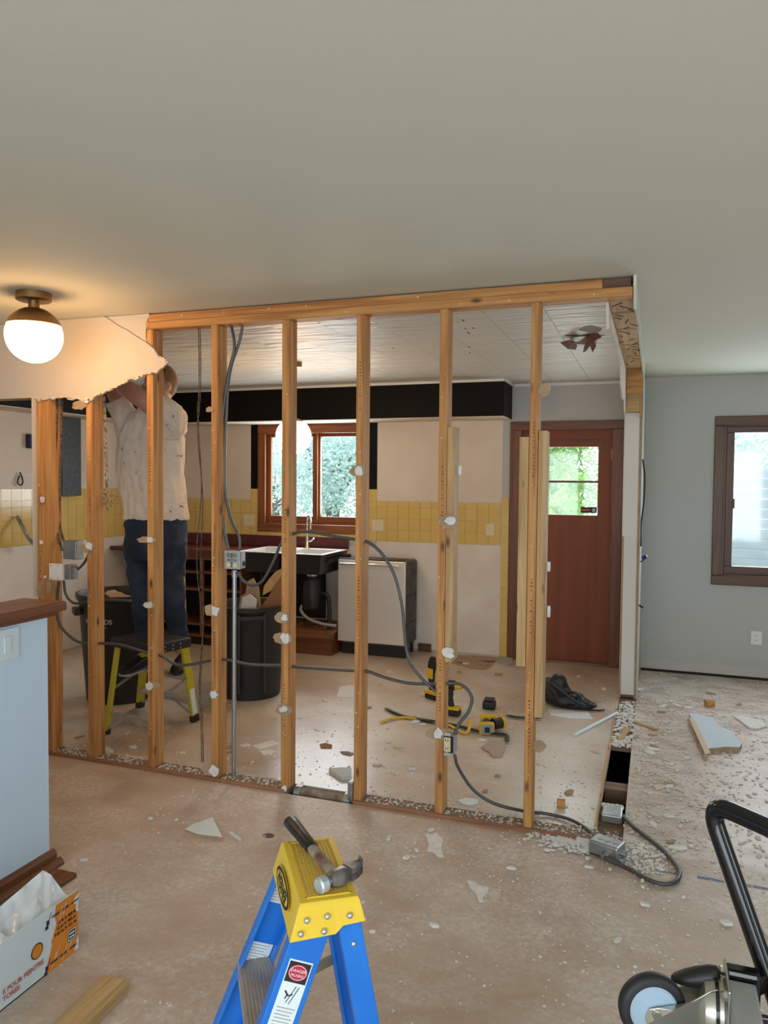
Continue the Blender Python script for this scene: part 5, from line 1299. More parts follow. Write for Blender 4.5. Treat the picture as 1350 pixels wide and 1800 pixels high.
# ================================================================== FOLDED PLATFORM CART (lower right)
ck = thing('platform_cart', 'folded platform cart with black tube handle and swivel caster', 'cart', (.24, 1.56, 0))
def RAY(x, y, t): return CAM + _ray(x, y) * t
P1 = RAY(1243, 1407, 1.60); P2 = RAY(1352, 1722, 1.50); P3 = RAY(1420, 1486, 1.42)
def bend(a, b, c, r, n=8):
    d1, d2_ = (a - b).normalized(), (c - b).normalized(); p, q = b + d1 * r, b + d2_ * r
    return [p.lerp(b, t / n).lerp(b.lerp(q, t / n), t / n) for t in range(n + 1)]
P4 = P2 + (P3 - P1)
path = [P2 + (P2 - P1) * .12] + bend(P2, P1, P3, .06) + bend(P1, P3, P4, .06) + [P4 + (P2 - P1) * .12]
MB().tube(path, .0185, 20).build('tube_handle', 'tube', ck, smooth=True)
XD = .150
MB().bx(XD, XD + .05, 1.22, 1.575, .012, .622).build('deck', 'deckgrey', ck, bevel=.004)
MB().bx(XD - .004, XD + .06, 1.578, 1.612, .02, .636).build('deck_edge', 'tube', ck, bevel=.008)
MB().bx(XD - .004, XD + .05, 1.21, 1.612, .0, .011).build('deck_edge', 'tube', ck, bevel=.006)
for q in (P2, P4): MB().beam(q, Vector((XD + .045, min(max(q.y, 1.25), 1.59), min(q.z, .60))), .035, .012, (0, 0, 1)).build('pivot_bracket', 'tube', ck, bevel=.003)
wc = RAY(1146, 1770, 1.46)
def caster(wc, tip=True):
    cs = thing('caster', None, None); cs.parent = ck; cs.location = wc - ORIG[ck.name]; ORIG[cs.name] = wc.copy()
    pl = Vector((XD, wc.y + .04, wc.z + .0)); ax = Vector((.32, -.95, 0.06)).normalized()
    MB().lathe([(.040, -.013), (.055, -.0135), (.0625, -.009), (.064, 0), (.0625, .009), (.055, .0135), (.040, .013)], wc, ax, 40).build('tyre', 'rubber', cs, smooth=True, angle=50)
    MB().lathe([(.008, -.0155), (.034, -.0145), (.042, -.017), (.0455, -.0135), (.0455, .0135), (.042, .017), (.034, .0145), (.008, .0155)], wc, ax, 40).build('hub', 'hub', cs, smooth=True, angle=40)
    MB().cyl(wc - ax * .03, wc + ax * .03, .008, n=12).build('axle', 'zinc', cs, smooth=True)
    for sg in (-1, 1):
        o_ = wc + ax * sg * .021
        e_ = pl - Vector((.028, 0, 0)) + ax * sg * .024
        up2 = Vector((0, 0, 1))
        poly = [o_ + Vector((-.020, 0, -.010)), o_ + Vector((-.012, 0, .008)), o_ + Vector((.004, 0, .014)), o_ + Vector((.030, 0, .016)), o_.lerp(e_, .55) + Vector((0, 0, .024)), o_.lerp(e_, .72) + Vector((0, 0, .036)), o_.lerp(e_, .87) + Vector((0, 0, .047)), e_ + Vector((0, 0, .051)), e_ + Vector((0, 0, -.050)), o_.lerp(e_, .7) + Vector((0, 0, -.046)), o_.lerp(e_, .35) + Vector((0, 0, -.036)), o_ + Vector((-.002, 0, -.028)), o_ + Vector((-.016, 0, -.022))]
        n_ = len(poly); MB().add(poly + [p + ax * sg * .003 for p in poly], [tuple(range(n_)), tuple(range(n_, 2 * n_))] + [(i, (i + 1) % n_, n_ + (i + 1) % n_, n_ + i) for i in range(n_)]).build('fork_plate', 'zinc', cs, bevel=.001)
    MB().lathe([(.030, -.05), (.050, -.042), (.054, -.030), (.054, -.024)], pl, (1, 0, 0), 32).build('swivel_race', 'zinc', cs, smooth=True, angle=40)
    MB().lathe([(.057, -.024), (.057, -.018)], pl, (1, 0, 0), 32).build('race_gap', 'tube', cs, smooth=True, angle=40)
    MB().lathe([(.054, -.018), (.056, -.010), (.052, -.004)], pl, (1, 0, 0), 32).build('swivel_cap', 'zinc', cs, smooth=True, angle=40)
    MB().bx(XD - .005, XD, pl.y - .055, pl.y + .055, pl.z - .07, pl.z + .07).build('mounting_plate', 'zinc', cs, bevel=.002)
    for dy in (-.04, .04):
        for dz in (-.052, .052): MB().lathe([(.009, 0), (.009, .006), (.005, .012)], (XD - .005, pl.y + dy, pl.z + dz), (-1, 0, 0), 6).build('bolt', 'zinc', cs)
    # brake pedal: rounded dark lobe between the wheel and the race
    bc = wc.lerp(pl, .62) + Vector((-.004, .035, .040)); rg = []
    for t_, rx, rz in ((-.046, .004, .003), (-.040, .012, .008), (-.022, .018, .014), (.0, .020, .020), (.022, .020, .023), (.036, .018, .021), (.042, .008, .010)):
        rg.append([bc + Vector((t_, math.cos(q) * rx, math.sin(q) * rz + t_ * .25)) for q in (2 * math.pi * k / 14 for k in range(14))])
    MB().ringloft(rg).build('brake_pedal', 'wire_blk', cs, smooth=True, angle=60)
caster(wc)
caster(Vector((wc.x, wc.y, .13)))

# ================================================================== BOX OF PLASTIC SHEETING (lower left)
bx = thing('film_box', 'white and orange cardboard box of clear plastic sheeting near the half wall', 'box', (-1.89, 1.6, 0))
BX, BY1, BH, BD, BY0 = -1.79, 2.005, .203, .20, 1.00
MB().bx(BX - .004, BX, BY0, BY1, .0, BH).build('front_panel', 'cardw', bx)
MB().bx(BX - BD, BX - BD + .004, BY0, BY1, .0, BH - .03).build('rear_panel', 'cardin', bx)
MB().bx(BX - BD, BX, BY1 - .004, BY1, .0, BH - .025).build('end_panel', 'cardw', bx)
MB().bx(BX - BD, BX, BY0, BY0 + .004, .0, BH).build('end_panel', 'cardw', bx)
MB().bx(BX - BD, BX, BY0, BY1, .0, .004).build('bottom_panel', 'cardin', bx)
xf = BX + .0006
op = MB().prism([(1.865, .0), (2.004, .0), (2.004, BH), (1.905, BH), (1.900, BH * .82), (1.907, BH * .70), (1.893, BH * .55), (1.884, BH * .46), (1.887, BH * .40), (1.872, BH * .22), (1.862, BH * .10)], (xf, 0, 0), (0, 1, 0), (0, 0, 1), .0004).build('orange_print', 'orange', bx)
for ya, za, yb, zb in ((1.93, .01, 1.972, .075), (1.955, .02, 1.995, .085), (1.915, .14, 1.935, .185), (1.935, .155, 1.95, .19), (1.885, .01, 1.905, .05), (1.895, .02, 1.92, .065)):
    MB().beam((xf + .0008, ya, za), (xf + .0008, yb, zb), .0016, .0003, (0, 1, 0)).build('white_stroke', 'cardw', op)
for pts in ([(2.004, .005), (2.004, .05), (1.992, .03), (1.985, .005)], [(2.004, .13), (2.004, .19), (1.99, .185), (1.98, .17), (1.995, .16), (1.992, .14)]):
    MB().prism(pts, (xf + .0006, 0, 0), (0, 1, 0), (0, 0, 1), .0003).build('white_corner', 'cardw', op)
def bt(t, sz, y, z, mt='ink', bold=.0004): textmesh('box_lettering', t, sz, (xf + .0012, y, z), (0, 1, 0), (0, 0, 1), mt, bx, 0, 'LEFT', bold)
bt('CLEAR \u2022 CLAIR \u2022 CLARO', .0112, 1.886, .170); bt('CLEAR \u2022 CLAIR \u2022 CLARO', .0112, 1.876, .022)
bt('12 ft X 400 ft', .0150, 1.909, .136); bt('12 pi X 400 pi', .0150, 1.905, .119); bt('3.65 m X 121 m', .0150, 1.896, .102)
bt('E POUR PEINTRE', .0215, 1.690, .046, 'redtxt'); bt('TORES', .0215, 1.690, .024, 'redtxt')
MB().bx(xf + .0005, xf + .001, 1.955, 1.993, .050, .089).build('square_logo', 'ink', bx); MB().bx(xf + .0011, xf + .0013, 1.957, 1.991, .052, .087).build('square_logo', 'cardw', bx)
MB().bx(xf + .0014, xf + .0016, 1.960, 1.988, .055, .084).build('square_logo', 'ink', bx)
for z in (.060, .072): MB().bx(xf + .0017, xf + .0019, 1.963, 1.985, z, z + .006).build('square_logo', 'cardw', bx)
rd = MB().add([(xf + .001, 1.824 + math.cos(t) * .0235 * (1 + .05 * (k % 2)), .100 + math.sin(t) * .0235 * (1 + .05 * (k % 2))) for k, t in enumerate(2 * math.pi * k / 48 for k in range(48))], [tuple(range(48))]).build('round_seal', 'ink', bx)
MB().add([(xf + .0014, 1.824 + math.cos(t) * .0205, .100 + math.sin(t) * .0205) for t in (2 * math.pi * k / 32 for k in range(32))], [tuple(range(32))]).build('seal_fill', 'orange', rd)
for z0_, y0_ in ((.155, 1.868), (.010, 1.862)):
    br = MB(); br.bx(xf + .0005, xf + .001, y0_ - .004, y0_ + .008, z0_ + .002, z0_ + .017, None).build('brush_mark', 'inkblue', bx)
    MB().beam((xf + .001, y0_ + .007, z0_ + .017), (xf + .001, y0_ + .017, z0_ + .036), .002, .0004, (0, 1, 0)).build('brush_mark', 'inkblue', bx)
    MB().bx(xf + .0005, xf + .001, y0_ - .009, y0_ + .004, z0_ - .010, z0_ + .001).build('brush_mark', 'inkblue', bx)
# plastic film bulging out of the box
def film(name, label, x0, x1, y0, y1, base, amp, seed, peak=None):
    n1, n2 = 14, 18; V = []; F = []
    for i in range(n1 + 1):
        for j in range(n2 + 1):
            x, y = x0 + (x1 - x0) * i / n1, y0 + (y1 - y0) * j / n2; ed_ = math.sin(math.pi * i / n1) * math.sin(math.pi * j / n2)
            z = base + amp * abs(noise.noise(Vector((x * 9 + seed, y * 7, 0)))) * (ed_ ** .4) + amp * .5 * ed_
            if peak: z += peak[2] * math.exp(-((x - peak[0]) ** 2 + (y - peak[1]) ** 2) / .0030)
            V.append((x, y, z))
    for i in range(n1):
        for j in range(n2): a_ = i * (n2 + 1) + j; F.append((a_, a_ + 1, a_ + n2 + 2, a_ + n2 + 1))
    return tag(MB().add(V, F).build(name, 'plasticfilm', smooth=True, angle=50), label, 'plastic film')
def sheet(label, A, B, C, D, wr, seed):
    n1, n2 = 22, 30; V = []; F = []; A, B, C, D = (Vector(q) for q in (A, B, C, D)); nn = (B - A).cross(D - A).normalized()
    for i in range(n1 + 1):
        for j in range(n2 + 1):
            s_, t_ = i / n1, j / n2; p_ = A.lerp(B, s_).lerp(D.lerp(C, s_), t_)
            w_ = wr * (noise.noise(Vector((s_ * 1.5 + seed, t_ * 7 + s_ * 3, seed))) + .8 * abs(noise.noise(Vector((s_ * 2.0, t_ * 13 + s_ * 5, seed + 3)))))
            V.append(p_ + nn * w_ + Vector((0, 0, .02 * math.sin(3.1 * s_) * (1 - t_))))
    for i in range(n1):
        for j in range(n2): a_ = i * (n2 + 1) + j; F.append((a_, a_ + 1, a_ + n2 + 2, a_ + n2 + 1))
    V = [Vector((min(v_.x, BX - .006), v_.y, v_.z)) for v_ in V]
    return tag(MB().add(V, F).build('plastic_film', 'plasticfilm', smooth=True, angle=60), label, 'plastic film')
sheet('crumpled clear plastic film rising out of the white and orange box', (BX - .012, 1.985, .165), (BX - .10, 1.955, .275), (BX - .17, 1.72, .175), (BX - .012, 1.70, .185), .012, 3.0)
sheet('clear plastic film lying low in the box at the picture edge', (BX - .012, 1.735, .185), (BX - .17, 1.70, .19), (BX - .18, 1.30, .17), (BX - .012, 1.28, .19), .022, 9.0)
# loose brown board lying along the half wall
tag(MB().bx(-2.236, -2.125, .6, 2.375, .0, .018).build('loose_trim_board', 'oak_y', bevel=.003), 'loose brown trim board lying on the floor along the half wall', 'board')
# 2x4 offcut
oc_a, oc_b = Vector((-1.538, 1.885, 0)), Vector((-1.515, 1.42, 0))
of = thing('lumber_offcut', 'short two-by-four lumber offcut on the floor beside the box', 'lumber', ((oc_a + oc_b) / 2))
MB().beam(oc_a + Vector((0, 0, .019)), oc_b + Vector((0, 0, .019)), .092, .038, (1, 0, 0)).build('offcut_body', wood('offcut_wood', 1, (0.36, .22, .09), (.56, .37, .17), .6, 30, False), of, bevel=.003)
mm = MB()
for q in range(5): mm.prism(blob(5, .012, .004, .3), (-1.53 + random.uniform(-.03, .03), 1.62 + random.uniform(-.03, .03), .0383), (1, 0, 0), (0, 1, 0), .0004)
mm.build('stamp_mark', 'ink', of)

# ================================================================== TOOLS AND LITTER ON THE KITCHEN FLOOR
def frame(p, rz): return Matrix.Translation(Vector(p)) @ Matrix.Rotation(rz, 4, 'Z')
def fb_(F, x0, x1, y0, y1, z0, z1): return MB().bx(x0, x1, y0, y1, z0, z1, F)
# tall standing cordless tool
p = PZ(762, 1228, 0); F = frame(p, -.5)
t = thing('cordless_tool', 'tall yellow and black cordless tool standing on its battery left of the stud', 'power tool', p)
fb_(F, -.055, .055, -.04, .04, 0, .035).build('battery', 'toolblk', t, bevel=.008)
fb_(F, -.058, .058, -.042, .042, .036, .065).build('battery_mount', 'toolyel', t, bevel=.008)
MB().tube([F @ Vector(q) for q in ((-.01, 0, .06), (-.02, 0, .12), (-.025, 0, .18), (-.015, 0, .25))], [.026, .022, .028, .034], 12).build('handle', 'toolblk', t, smooth=True)
fb_(F, -.035, .02, -.036, -.028, .15, .225).build('side_panel', 'toolyel', t, bevel=.004)
MB().tube([F @ Vector(q) for q in ((-.015, 0, .25), (.0, 0, .29), (.045, 0, .305))], [.034, .034, .026], 12).build('head', 'toolblk', t, smooth=True)
MB().cyl(F @ Vector((.03, 0, .30)), F @ Vector((.075, 0, .31)), .028, .022, 12).build('collar', 'toolyel', t, smooth=True)
MB().cyl(F @ Vector((.075, 0, .31)), F @ Vector((.11, 0, .315)), .012, n=10).build('chuck', 'toolblk', t)
# impact driver
p = PZ(796, 1257, 0); F = frame(p, -.1)
t = thing('impact_driver', 'yellow and black impact driver standing on its battery right of the stud', 'power tool', p)
fb_(F, -.045, .05, -.035, .035, 0, .04).build('battery', 'toolblk', t, bevel=.008)
fb_(F, -.046, .051, -.036, .036, .041, .062).build('battery_mount', 'toolyel', t, bevel=.006)
MB().tube([F @ Vector(q) for q in ((-.012, 0, .06), (-.02, 0, .11), (-.022, 0, .17))], [.022, .019, .024], 12).build('handle', 'toolblk', t, smooth=True)
MB().cyl(F @ Vector((-.05, 0, .205)), F @ Vector((.02, 0, .205)), .032, n=16).build('motor_housing', 'toolblk', t, smooth=True)
MB().cyl(F @ Vector((.02, 0, .205)), F @ Vector((.065, 0, .205)), .031, .020, 16).build('nose', 'toolyel', t, smooth=True)
MB().cyl(F @ Vector((.065, 0, .205)), F @ Vector((.10, 0, .205)), .007, n=8).build('bit', 'chrome', t)
fb_(F, -.02, .01, -.030, -.02, .16, .19).build('trigger', 'toolblk', t, bevel=.004)
# loose battery
p = PZ(860, 1245, 0); F = frame(p, .1)
t = thing('battery_pack', 'black battery pack lying alone on the kitchen floor', 'battery', p)
fb_(F, -.045, .045, -.045, .045, 0, .055).build('pack_body', 'toolblk', t, bevel=.014, seg=3)
fb_(F, -.035, .035, -.03, .045, .056, .068).build('pack_rail', 'toolblk', t, bevel=.003)
# drill lying on its side
p = PZ(862, 1288, 0); F = frame(p, .35)
t = thing('cordless_drill', 'yellow cordless drill lying on its side with its battery towards the viewer', 'power tool', p)
fb_(F, -.075, .02, -.05, -.005, 0.0, .075).build('battery', 'toolyel', t, bevel=.012, seg=3)
fb_(F, -.066, .011, -.054, -.0505, .008, .066).build('battery_face', 'toolgrey', t, bevel=.006)
fb_(F, -.045, -.012, -.0565, -.0545, .018, .052).build('battery_print', 'ink', t)
MB().cyl(F @ Vector((-.03, 0, .045)), F @ Vector((-.01, .11, .04)), .024, n=12).build('handle', 'toolblk', t, smooth=True)
MB().cyl(F @ Vector((-.05, .13, .045)), F @ Vector((.05, .12, .045)), .034, n=16).build('motor_housing', 'toolyel', t, smooth=True)
MB().cyl(F @ Vector((.02, .03, .045)), F @ Vector((.075, .055, .045)), .036, .034, 16).build('gear_case', 'toolblk', t, smooth=True)
MB().cyl(F @ Vector((.075, .055, .045)), F @ Vector((.095, .064, .045)), .037, .035, 16).build('chuck_ring', 'toolyel', t, smooth=True)
fb_(F, .06, .09, .06, .09, .06, .098).build('side_knob', 'toolyel', t, bevel=.006)
# pry bars
def bar(name, label, pts, r, mat, z=.012, cat='pry bar', flat=.6):
    P_ = catmull([PZ(x, y, zz if zz else z) for x, y, zz in pts], 6); rg = []
    for i, c in enumerate(P_):
        t_ = (P_[min(i + 1, len(P_) - 1)] - P_[max(i - 1, 0)]).normalized(); s_ = t_.cross(Vector((0, 0, 1))).normalized(); k = min(1, .35 + i * .25, .35 + (len(P_) - 1 - i) * .25)
        rg.append([c + s_ * math.cos(a) * r + Vector((0, 0, math.sin(a) * r * flat * k)) for a in (2 * math.pi * q / 10 for q in range(10))])
    return MB().ringloft(rg), P_
m, _ = bar('', '', [(678, 1245, 0), (692, 1252, 0), (715, 1260, 0), (745, 1265, 0), (775, 1270, 0), (810, 1277, 0), (845, 1286, 0), (875, 1290, 0), (890, 1292, 0), (891, 1303, .0)], .013, 'toolblk')
tag(m.build('pry_bar', 'hamhead' if False else 'toolblk', smooth=True, angle=60), 'long black wrecking bar lying on the kitchen floor', 'pry bar')
t = thing('yellow_pry_bar', 'yellow hooked pry bar with a black band lying in front of the black bar', 'pry bar', PZ(745, 1268, 0))
m, _ = bar('', '', [(668, 1269, 0), (685, 1264, 0), (705, 1261, 0), (722, 1262, 0), (734, 1264, 0)], .012, '')
m.build('yellow_end', 'toolyel', t, smooth=True, angle=60)
m, _ = bar('', '', [(734, 1264, 0), (750, 1267, 0), (764, 1269, 0)], .0135, ''); m.build('black_band', 'toolblk', t, smooth=True, angle=60)
m, _ = bar('', '', [(764, 1269, 0), (788, 1274, 0), (805, 1283, 0), (816, 1288, 0), (824, 1283, .02), (827, 1264, .05)], .011, ''); m.build('hooked_end', 'toolyel', t, smooth=True, angle=60)
m, _ = bar('', '', [(890, 1257, 0), (905, 1260, 0), (930, 1262, 0), (953, 1262, 0)], .011, ''); tag(m.build('flat_chisel', plain('dark_green_steel', (.02, .05, .05), .4, .3), smooth=True, angle=60), 'dark green flat chisel lying left of the sheet of paper', 'chisel')
# black bag
p = PZ(985, 1240, 0)
t = thing('tool_bag', 'slumped black nylon bag on the floor in front of the back door', 'bag', p)
mb = MB()
mb.ball(p + Vector((-.05, .05, .09)), .11, 14, (1.0, 1.0, 1.0)); mb.ball(p + Vector((.04, .0, .05)), .10, 14, (1.5, 1, .6)); mb.ball(p + Vector((.15, -.02, .03)), .08, 14, (1.4, .8, .4)); mb.ball(p + Vector((-.02, .02, .16)), .07, 14, (.9, .8, .9))
mb.v = [Vector((q.x, q.y, max(q.z, .002))) for q in mb.v]
meshobj('bag_body', remeshed(mb, .012, 4, fold(1.0, 14, .014)), 'bag', t)
st_ = [p + Vector(q) for q in ((-.06, -.06, .17), (.02, -.07, .12), (.10, -.08, .07), (.18, -.06, .03), (.22, .0, .012))]
MB().tube(catmull(st_, 6), .012, 8).build('strap', 'wire_blk', t, smooth=True)
MB().tube(catmull([p + Vector(q) for q in ((.04, -.05, .10), (.10, -.08, .125), (.14, -.07, .09), (.10, -.08, .05), (.05, -.08, .06))], 6), .009, 8).build('loop_handle', 'wire_blk', t, smooth=True)
MB().tube(catmull([p + Vector(q) for q in ((.05, -.09, .03), (.15, -.10, .02), (.26, -.06, .01), (.30, -.02, .008))], 6), .006, 6).build('cord', 'wire_blk', t, smooth=True)

# flat pieces lying about: outline points are spots on the floor
def flat(name, label, cat, pts, mat, th=.012, z=0.0, edge=None, group=None, tilt=0):
    P_ = [PZ(x, y, z) for x, y in pts]; c = sum(P_, Vector()) / len(P_)
    n = len(P_)
    top = [q + Vector((0, 0, th + tilt * (q - c).x)) for q in P_]; bot = [Vector((q.x, q.y, max(z, .0005))) for q in P_]
    if edge:
        t = thing(name, label, cat, (c.x, c.y, z), group)
        MB().add(bot + [q + Vector((0, 0, -.0015)) for q in top], [tuple(reversed(range(n))), tuple(range(n, 2 * n))] + [(i, (i + 1) % n, n + (i + 1) % n, n + i) for i in range(n)]).build('gypsum_core', edge, t)
        MB().add([q + Vector((0, 0, -.0014)) for q in top] + top, [tuple(reversed(range(n))), tuple(range(n, 2 * n))] + [(i, (i + 1) % n, n + (i + 1) % n, n + i) for i in range(n)]).build('painted_face', mat, t)
        return t
    o = MB().add(bot + top, [tuple(reversed(range(n))), tuple(range(n, 2 * n))] + [(i, (i + 1) % n, n + (i + 1) % n, n + i) for i in range(n)]).build(name, mat)
    return tag(o, label, cat, group)
tb = flat('drywall_slab', 'large pale blue painted drywall slab lying on the right floor', 'drywall', [(1211, 1262), (1222, 1261), (1254, 1270), (1263, 1283), (1288, 1294), (1293, 1303), (1304, 1315), (1300, 1322), (1276, 1321), (1247, 1324), (1240, 1328), (1226, 1297)], 'pieceblue', .030, edge='paper')
P_ = [PZ(x, y, .0305) for x, y in ((1211, 1262), (1219, 1261), (1249, 1323), (1240, 1327))]
MB().add(P_, [(0, 1, 2, 3)]).build('bare_paper_strip', plain('cream_paper', (.66, .54, .40), .8), tb)
flat('drywall_piece', 'flat dusty drywall piece at the right edge behind the blue slab', 'drywall', [(1290, 1262), (1300, 1260), (1340, 1270), (1348, 1279), (1330, 1284), (1316, 1281), (1302, 1270)], 'gyp', .012)
flat('drywall_triangle', 'white triangular drywall piece on the floor left of the blue ladder', 'drywall', [(325, 1462), (341, 1452), (374, 1441), (391, 1476), (381, 1474), (362, 1472), (345, 1469)], 'label', .012, edge='paper')
flat('drywall_sliver', 'thin white sliver beside the white drywall triangle', 'drywall', [(402, 1465), (408, 1464), (424, 1475), (423, 1479), (415, 1475)], 'gyp', .005)
flat('drywall_scrap', 'ragged rectangular white scrap on the front floor right of the hammer', 'drywall', [(747, 1468), (768, 1466), (779, 1478), (775, 1490), (780, 1507), (770, 1508), (760, 1498), (751, 1497), (754, 1485)], 'gyp', .004)
flat('drywall_scrap', 'curled pale scrap right of the blue ladder', 'drywall', [(821, 1550), (834, 1552), (846, 1560), (859, 1562), (858, 1570), (850, 1576), (848, 1586), (842, 1586), (836, 1572), (826, 1562)], 'gyp', .006)
flat('drywall_scrap', 'long white scrap inside the sill between seventh and eighth studs', 'drywall', [(804, 1408), (818, 1404), (840, 1407), (841, 1413), (826, 1417), (812, 1413)], 'label', .006)
flat('flooring_scrap', 'pinkish torn board scrap below the pry bars', 'scrap', [(846, 1316), (862, 1304), (888, 1306), (886, 1322), (880, 1332), (866, 1332), (860, 1324)], plain('pinkish_board', (.44, .33, .27), .8), .010)
flat('torn_linoleum', 'torn tan linoleum patch with brown glue in front of the bare wall', 'scrap', [(793, 1166), (806, 1152), (870, 1154), (873, 1160), (862, 1174), (852, 1178), (830, 1176), (815, 1172)], plain('tan_lino', (.42, .30, .20), .7, c2=(.16, .08, .04), scale=9, lo=.55, hi=.66), .003)
flat('drywall_piece', 'grey drywall piece beside the door casing at the bare wall', 'drywall', [(871, 1160), (886, 1155), (902, 1156), (901, 1168), (893, 1172), (880, 1169)], plain('greyish_board', (.45, .42, .38), .8), .014)
flat('paper_sheet', 'printed white sheet of paper lying below the black bag', 'paper', [(963, 1247), (1010, 1248), (1032, 1250), (1043, 1264), (1000, 1263), (968, 1257)], 'sheet', .0012)
flat('paper_sheet', 'white sheet with a dark spot lying behind the sixth stud', 'paper', [(597, 1208), (610, 1205), (625, 1205), (628, 1226), (592, 1225)], 'sheet', .0015)
flat('cover_plate', 'white plastic cover plate lying on the kitchen floor behind the conduit', 'cover plate', [(444, 1312), (480, 1302), (489, 1309), (456, 1319)], 'white', .005)
flat('drywall_strip', 'narrow drywall scrap left of the loose cover plate', 'drywall', [(420, 1311), (434, 1307), (441, 1311), (428, 1314)], 'gyp', .005)
flat('drywall_strip', 'chipped drywall scrap in front of the loose cover plate', 'drywall', [(457, 1322), (472, 1318), (486, 1322), (478, 1328), (462, 1327)], 'gyp', .006)
flat('cardboard_piece', 'brown cardboard piece on the bright floor behind the fifth stud', 'cardboard', [(562, 1309), (572, 1307), (584, 1310), (583, 1316), (564, 1316)], plain('brown_card2', (.24, .12, .05), .8), .004)
flat('cardboard_piece', 'dark scrap on the bright floor left of the sixth stud', 'cardboard', [(598, 1322), (612, 1322), (622, 1326), (616, 1329), (602, 1326)], plain('grey_card', (.25, .21, .18), .8), .005)
flat('drywall_piece', 'tilted white sheet beside the pipe hole in the sill', 'drywall', [(578, 1357), (600, 1355), (618, 1356), (618, 1370), (600, 1372)], plain('pale_sheet', (.55, .58, .58), .7), .02)
flat('drywall_piece', 'white torn drywall piece under the second stud', 'drywall', [(166, 1321), (180, 1315), (192, 1316), (200, 1322), (188, 1328), (172, 1327)], 'gyp', .012)
flat('drywall_piece', 'long white plaster strip on the sill between the second and third studs', 'drywall', [(220, 1331), (250, 1334), (252, 1338), (222, 1336)], 'gyp', .010)
# white rod
a, b = PZ(1010, 1292, .009), PZ(1085, 1253, .009)
tag(MB().cyl(a, b, .011, n=10).build('white_rod', 'label', smooth=True), 'straight white rod lying beside the floor slot', 'rod')
a, b = PZ(1113, 1269, .006), PZ(1156, 1283, .006)
tag(MB().beam(a, b, .022, .010, (0, 0, 1) if False else (1, 0, 0)).build('wood_splinter', 'pale_x'), 'long thin wood splinter on the right floor near the slot', 'wood')
a, b = PZ(1090, 1300, .01), PZ(1104, 1280, .01)
tag(MB().beam(a, b, .03, .012, (1, 0, 0)).build('wood_splinter', 'pale_y'), 'short splintered wood strip in the floor slot', 'wood')
q = PZ(1247, 1241, 0); tag(MB().bx(-.028, .028, -.028, .028, 0, .04, frame(q, .4)).build('wood_block', 'fir_x', bevel=.002), 'small wood block on the right floor in front of the back wall', 'wood')
q = PZ(986, 1418, 0); tag(MB().bx(-.02, .02, -.02, .02, 0, .032, frame(q, .1)).build('wood_block', 'fir_x', bevel=.002), 'small wood block on the floor right of the eighth stud', 'wood')
q = PZ(472, 1469, .0); tag(MB().prism(blob(12, .028, .022, .06, 4), q + Vector((0, 0, .0004)), (1, 0, 0), (0, 1, 0), .001).build('floor_plug', plain('floor_plug_brown', (.13, .085, .06), .7)), 'round brown plug in the floor between triangle and hammer grip', 'plug')

# ================================================================== PLASTER DEBRIS
def chips(mb, n, samp, smin, smax, thick=.35):
    for _ in range(n):
        x, y = samp(); s = random.uniform(smin, 1) ** 2 * smax + smin * .002
        k = random.randint(4, 6); pts = blob(k, s, s * random.uniform(.35, 1), .3); a = random.uniform(0, 6.28)
        u = Vector((math.cos(a), math.sin(a), random.uniform(-.12, .12))); v = Vector((-math.sin(a), math.cos(a), random.uniform(-.12, .12)))
        t = max(.0015, s * thick); mb.prism(pts, (x, y, .0005 + s * .06), u, v, t)
    return mb
rr = random.random
def S_front():
    while True:
        x, y = random.uniform(-2.3, 1.0), random.uniform(1.6, 3.38)
        if rr() < (.12 + .8 * max(0, (y - 2.0) / 1.4) ** 2) * (.35 + .65 * max(0, min(1, (x + 1.6) / 1.4))): return x, y
def S_kit():
    while True:
        x, y = random.uniform(-3.4, -.25), random.uniform(3.54, 6.4)
        if rr() < (.25 + .75 * max(0, 1 - (y - 3.5) / 2.2)) * (.5 + .5 * max(0, min(1, (x + 2.5) / 1.6))): return x, y
def S_right():
    while True:
        x, y = random.uniform(-.09, 1.6), random.uniform(3.4, 6.7)
        d = abs(x + .05)
        if rr() < .2 + .8 * math.exp(-d / .35): return x, y
tag(chips(MB(), 2600, S_front, .12, .0068).build('plaster_crumbs', 'gyp'), 'small white plaster crumbs scattered over the front floor', 'debris', kind='stuff')
tag(chips(MB(), 1900, S_kit, .15, .009).build('plaster_crumbs', 'gyp'), 'small white plaster crumbs scattered over the kitchen floor', 'debris', kind='stuff')
tag(chips(MB(), 5200, S_right, .15, .0125).build('plaster_crumbs', plain('dusty_plaster', (.80, .76, .71), .9, c2=(.62, .54, .45), scale=20)), 'dense plaster and wood crumbs over the scraped right floor', 'debris', kind='stuff')
def S_sill():
    while True:
        x = random.uniform(-3.3, -.12); y = random.uniform(3.415, 3.52)
        if -1.74 < x < -1.36: continue
        if any(sx - .01 < x < sx + w + .01 and y < 3.505 for sx, w in STUD_X): continue
        return x, y
m = chips(MB(), 1500, S_sill, .15, .009, .6)
for v in m.v: v.z += .0118
tag(m.build('sill_rubble', 'dustgyp'), 'white plaster rubble along the sole plate between the studs', 'debris', kind='stuff')
m = chips(MB(), 1100, lambda: (random.gauss(-.32, .07), random.gauss(3.385, .05)), .2, .013, .6)
for v in m.v: v.z += random.uniform(0, .002)
tag(m.build('plaster_heap', 'gyp'), 'heap of broken white plaster at the foot of the eighth stud', 'debris', kind='stuff')
m = chips(MB(), 420, lambda: (random.gauss(-.02, .06), random.gauss(3.33, .08)), .2, .011, .6)
tag(m.build('plaster_heap', 'gyp'), 'loose plaster chips around the floor junction box', 'debris', kind='stuff')
m = chips(MB(), 300, lambda: (random.uniform(-.215, -.11), random.uniform(4.7, 5.7)), .3, .022, .5)
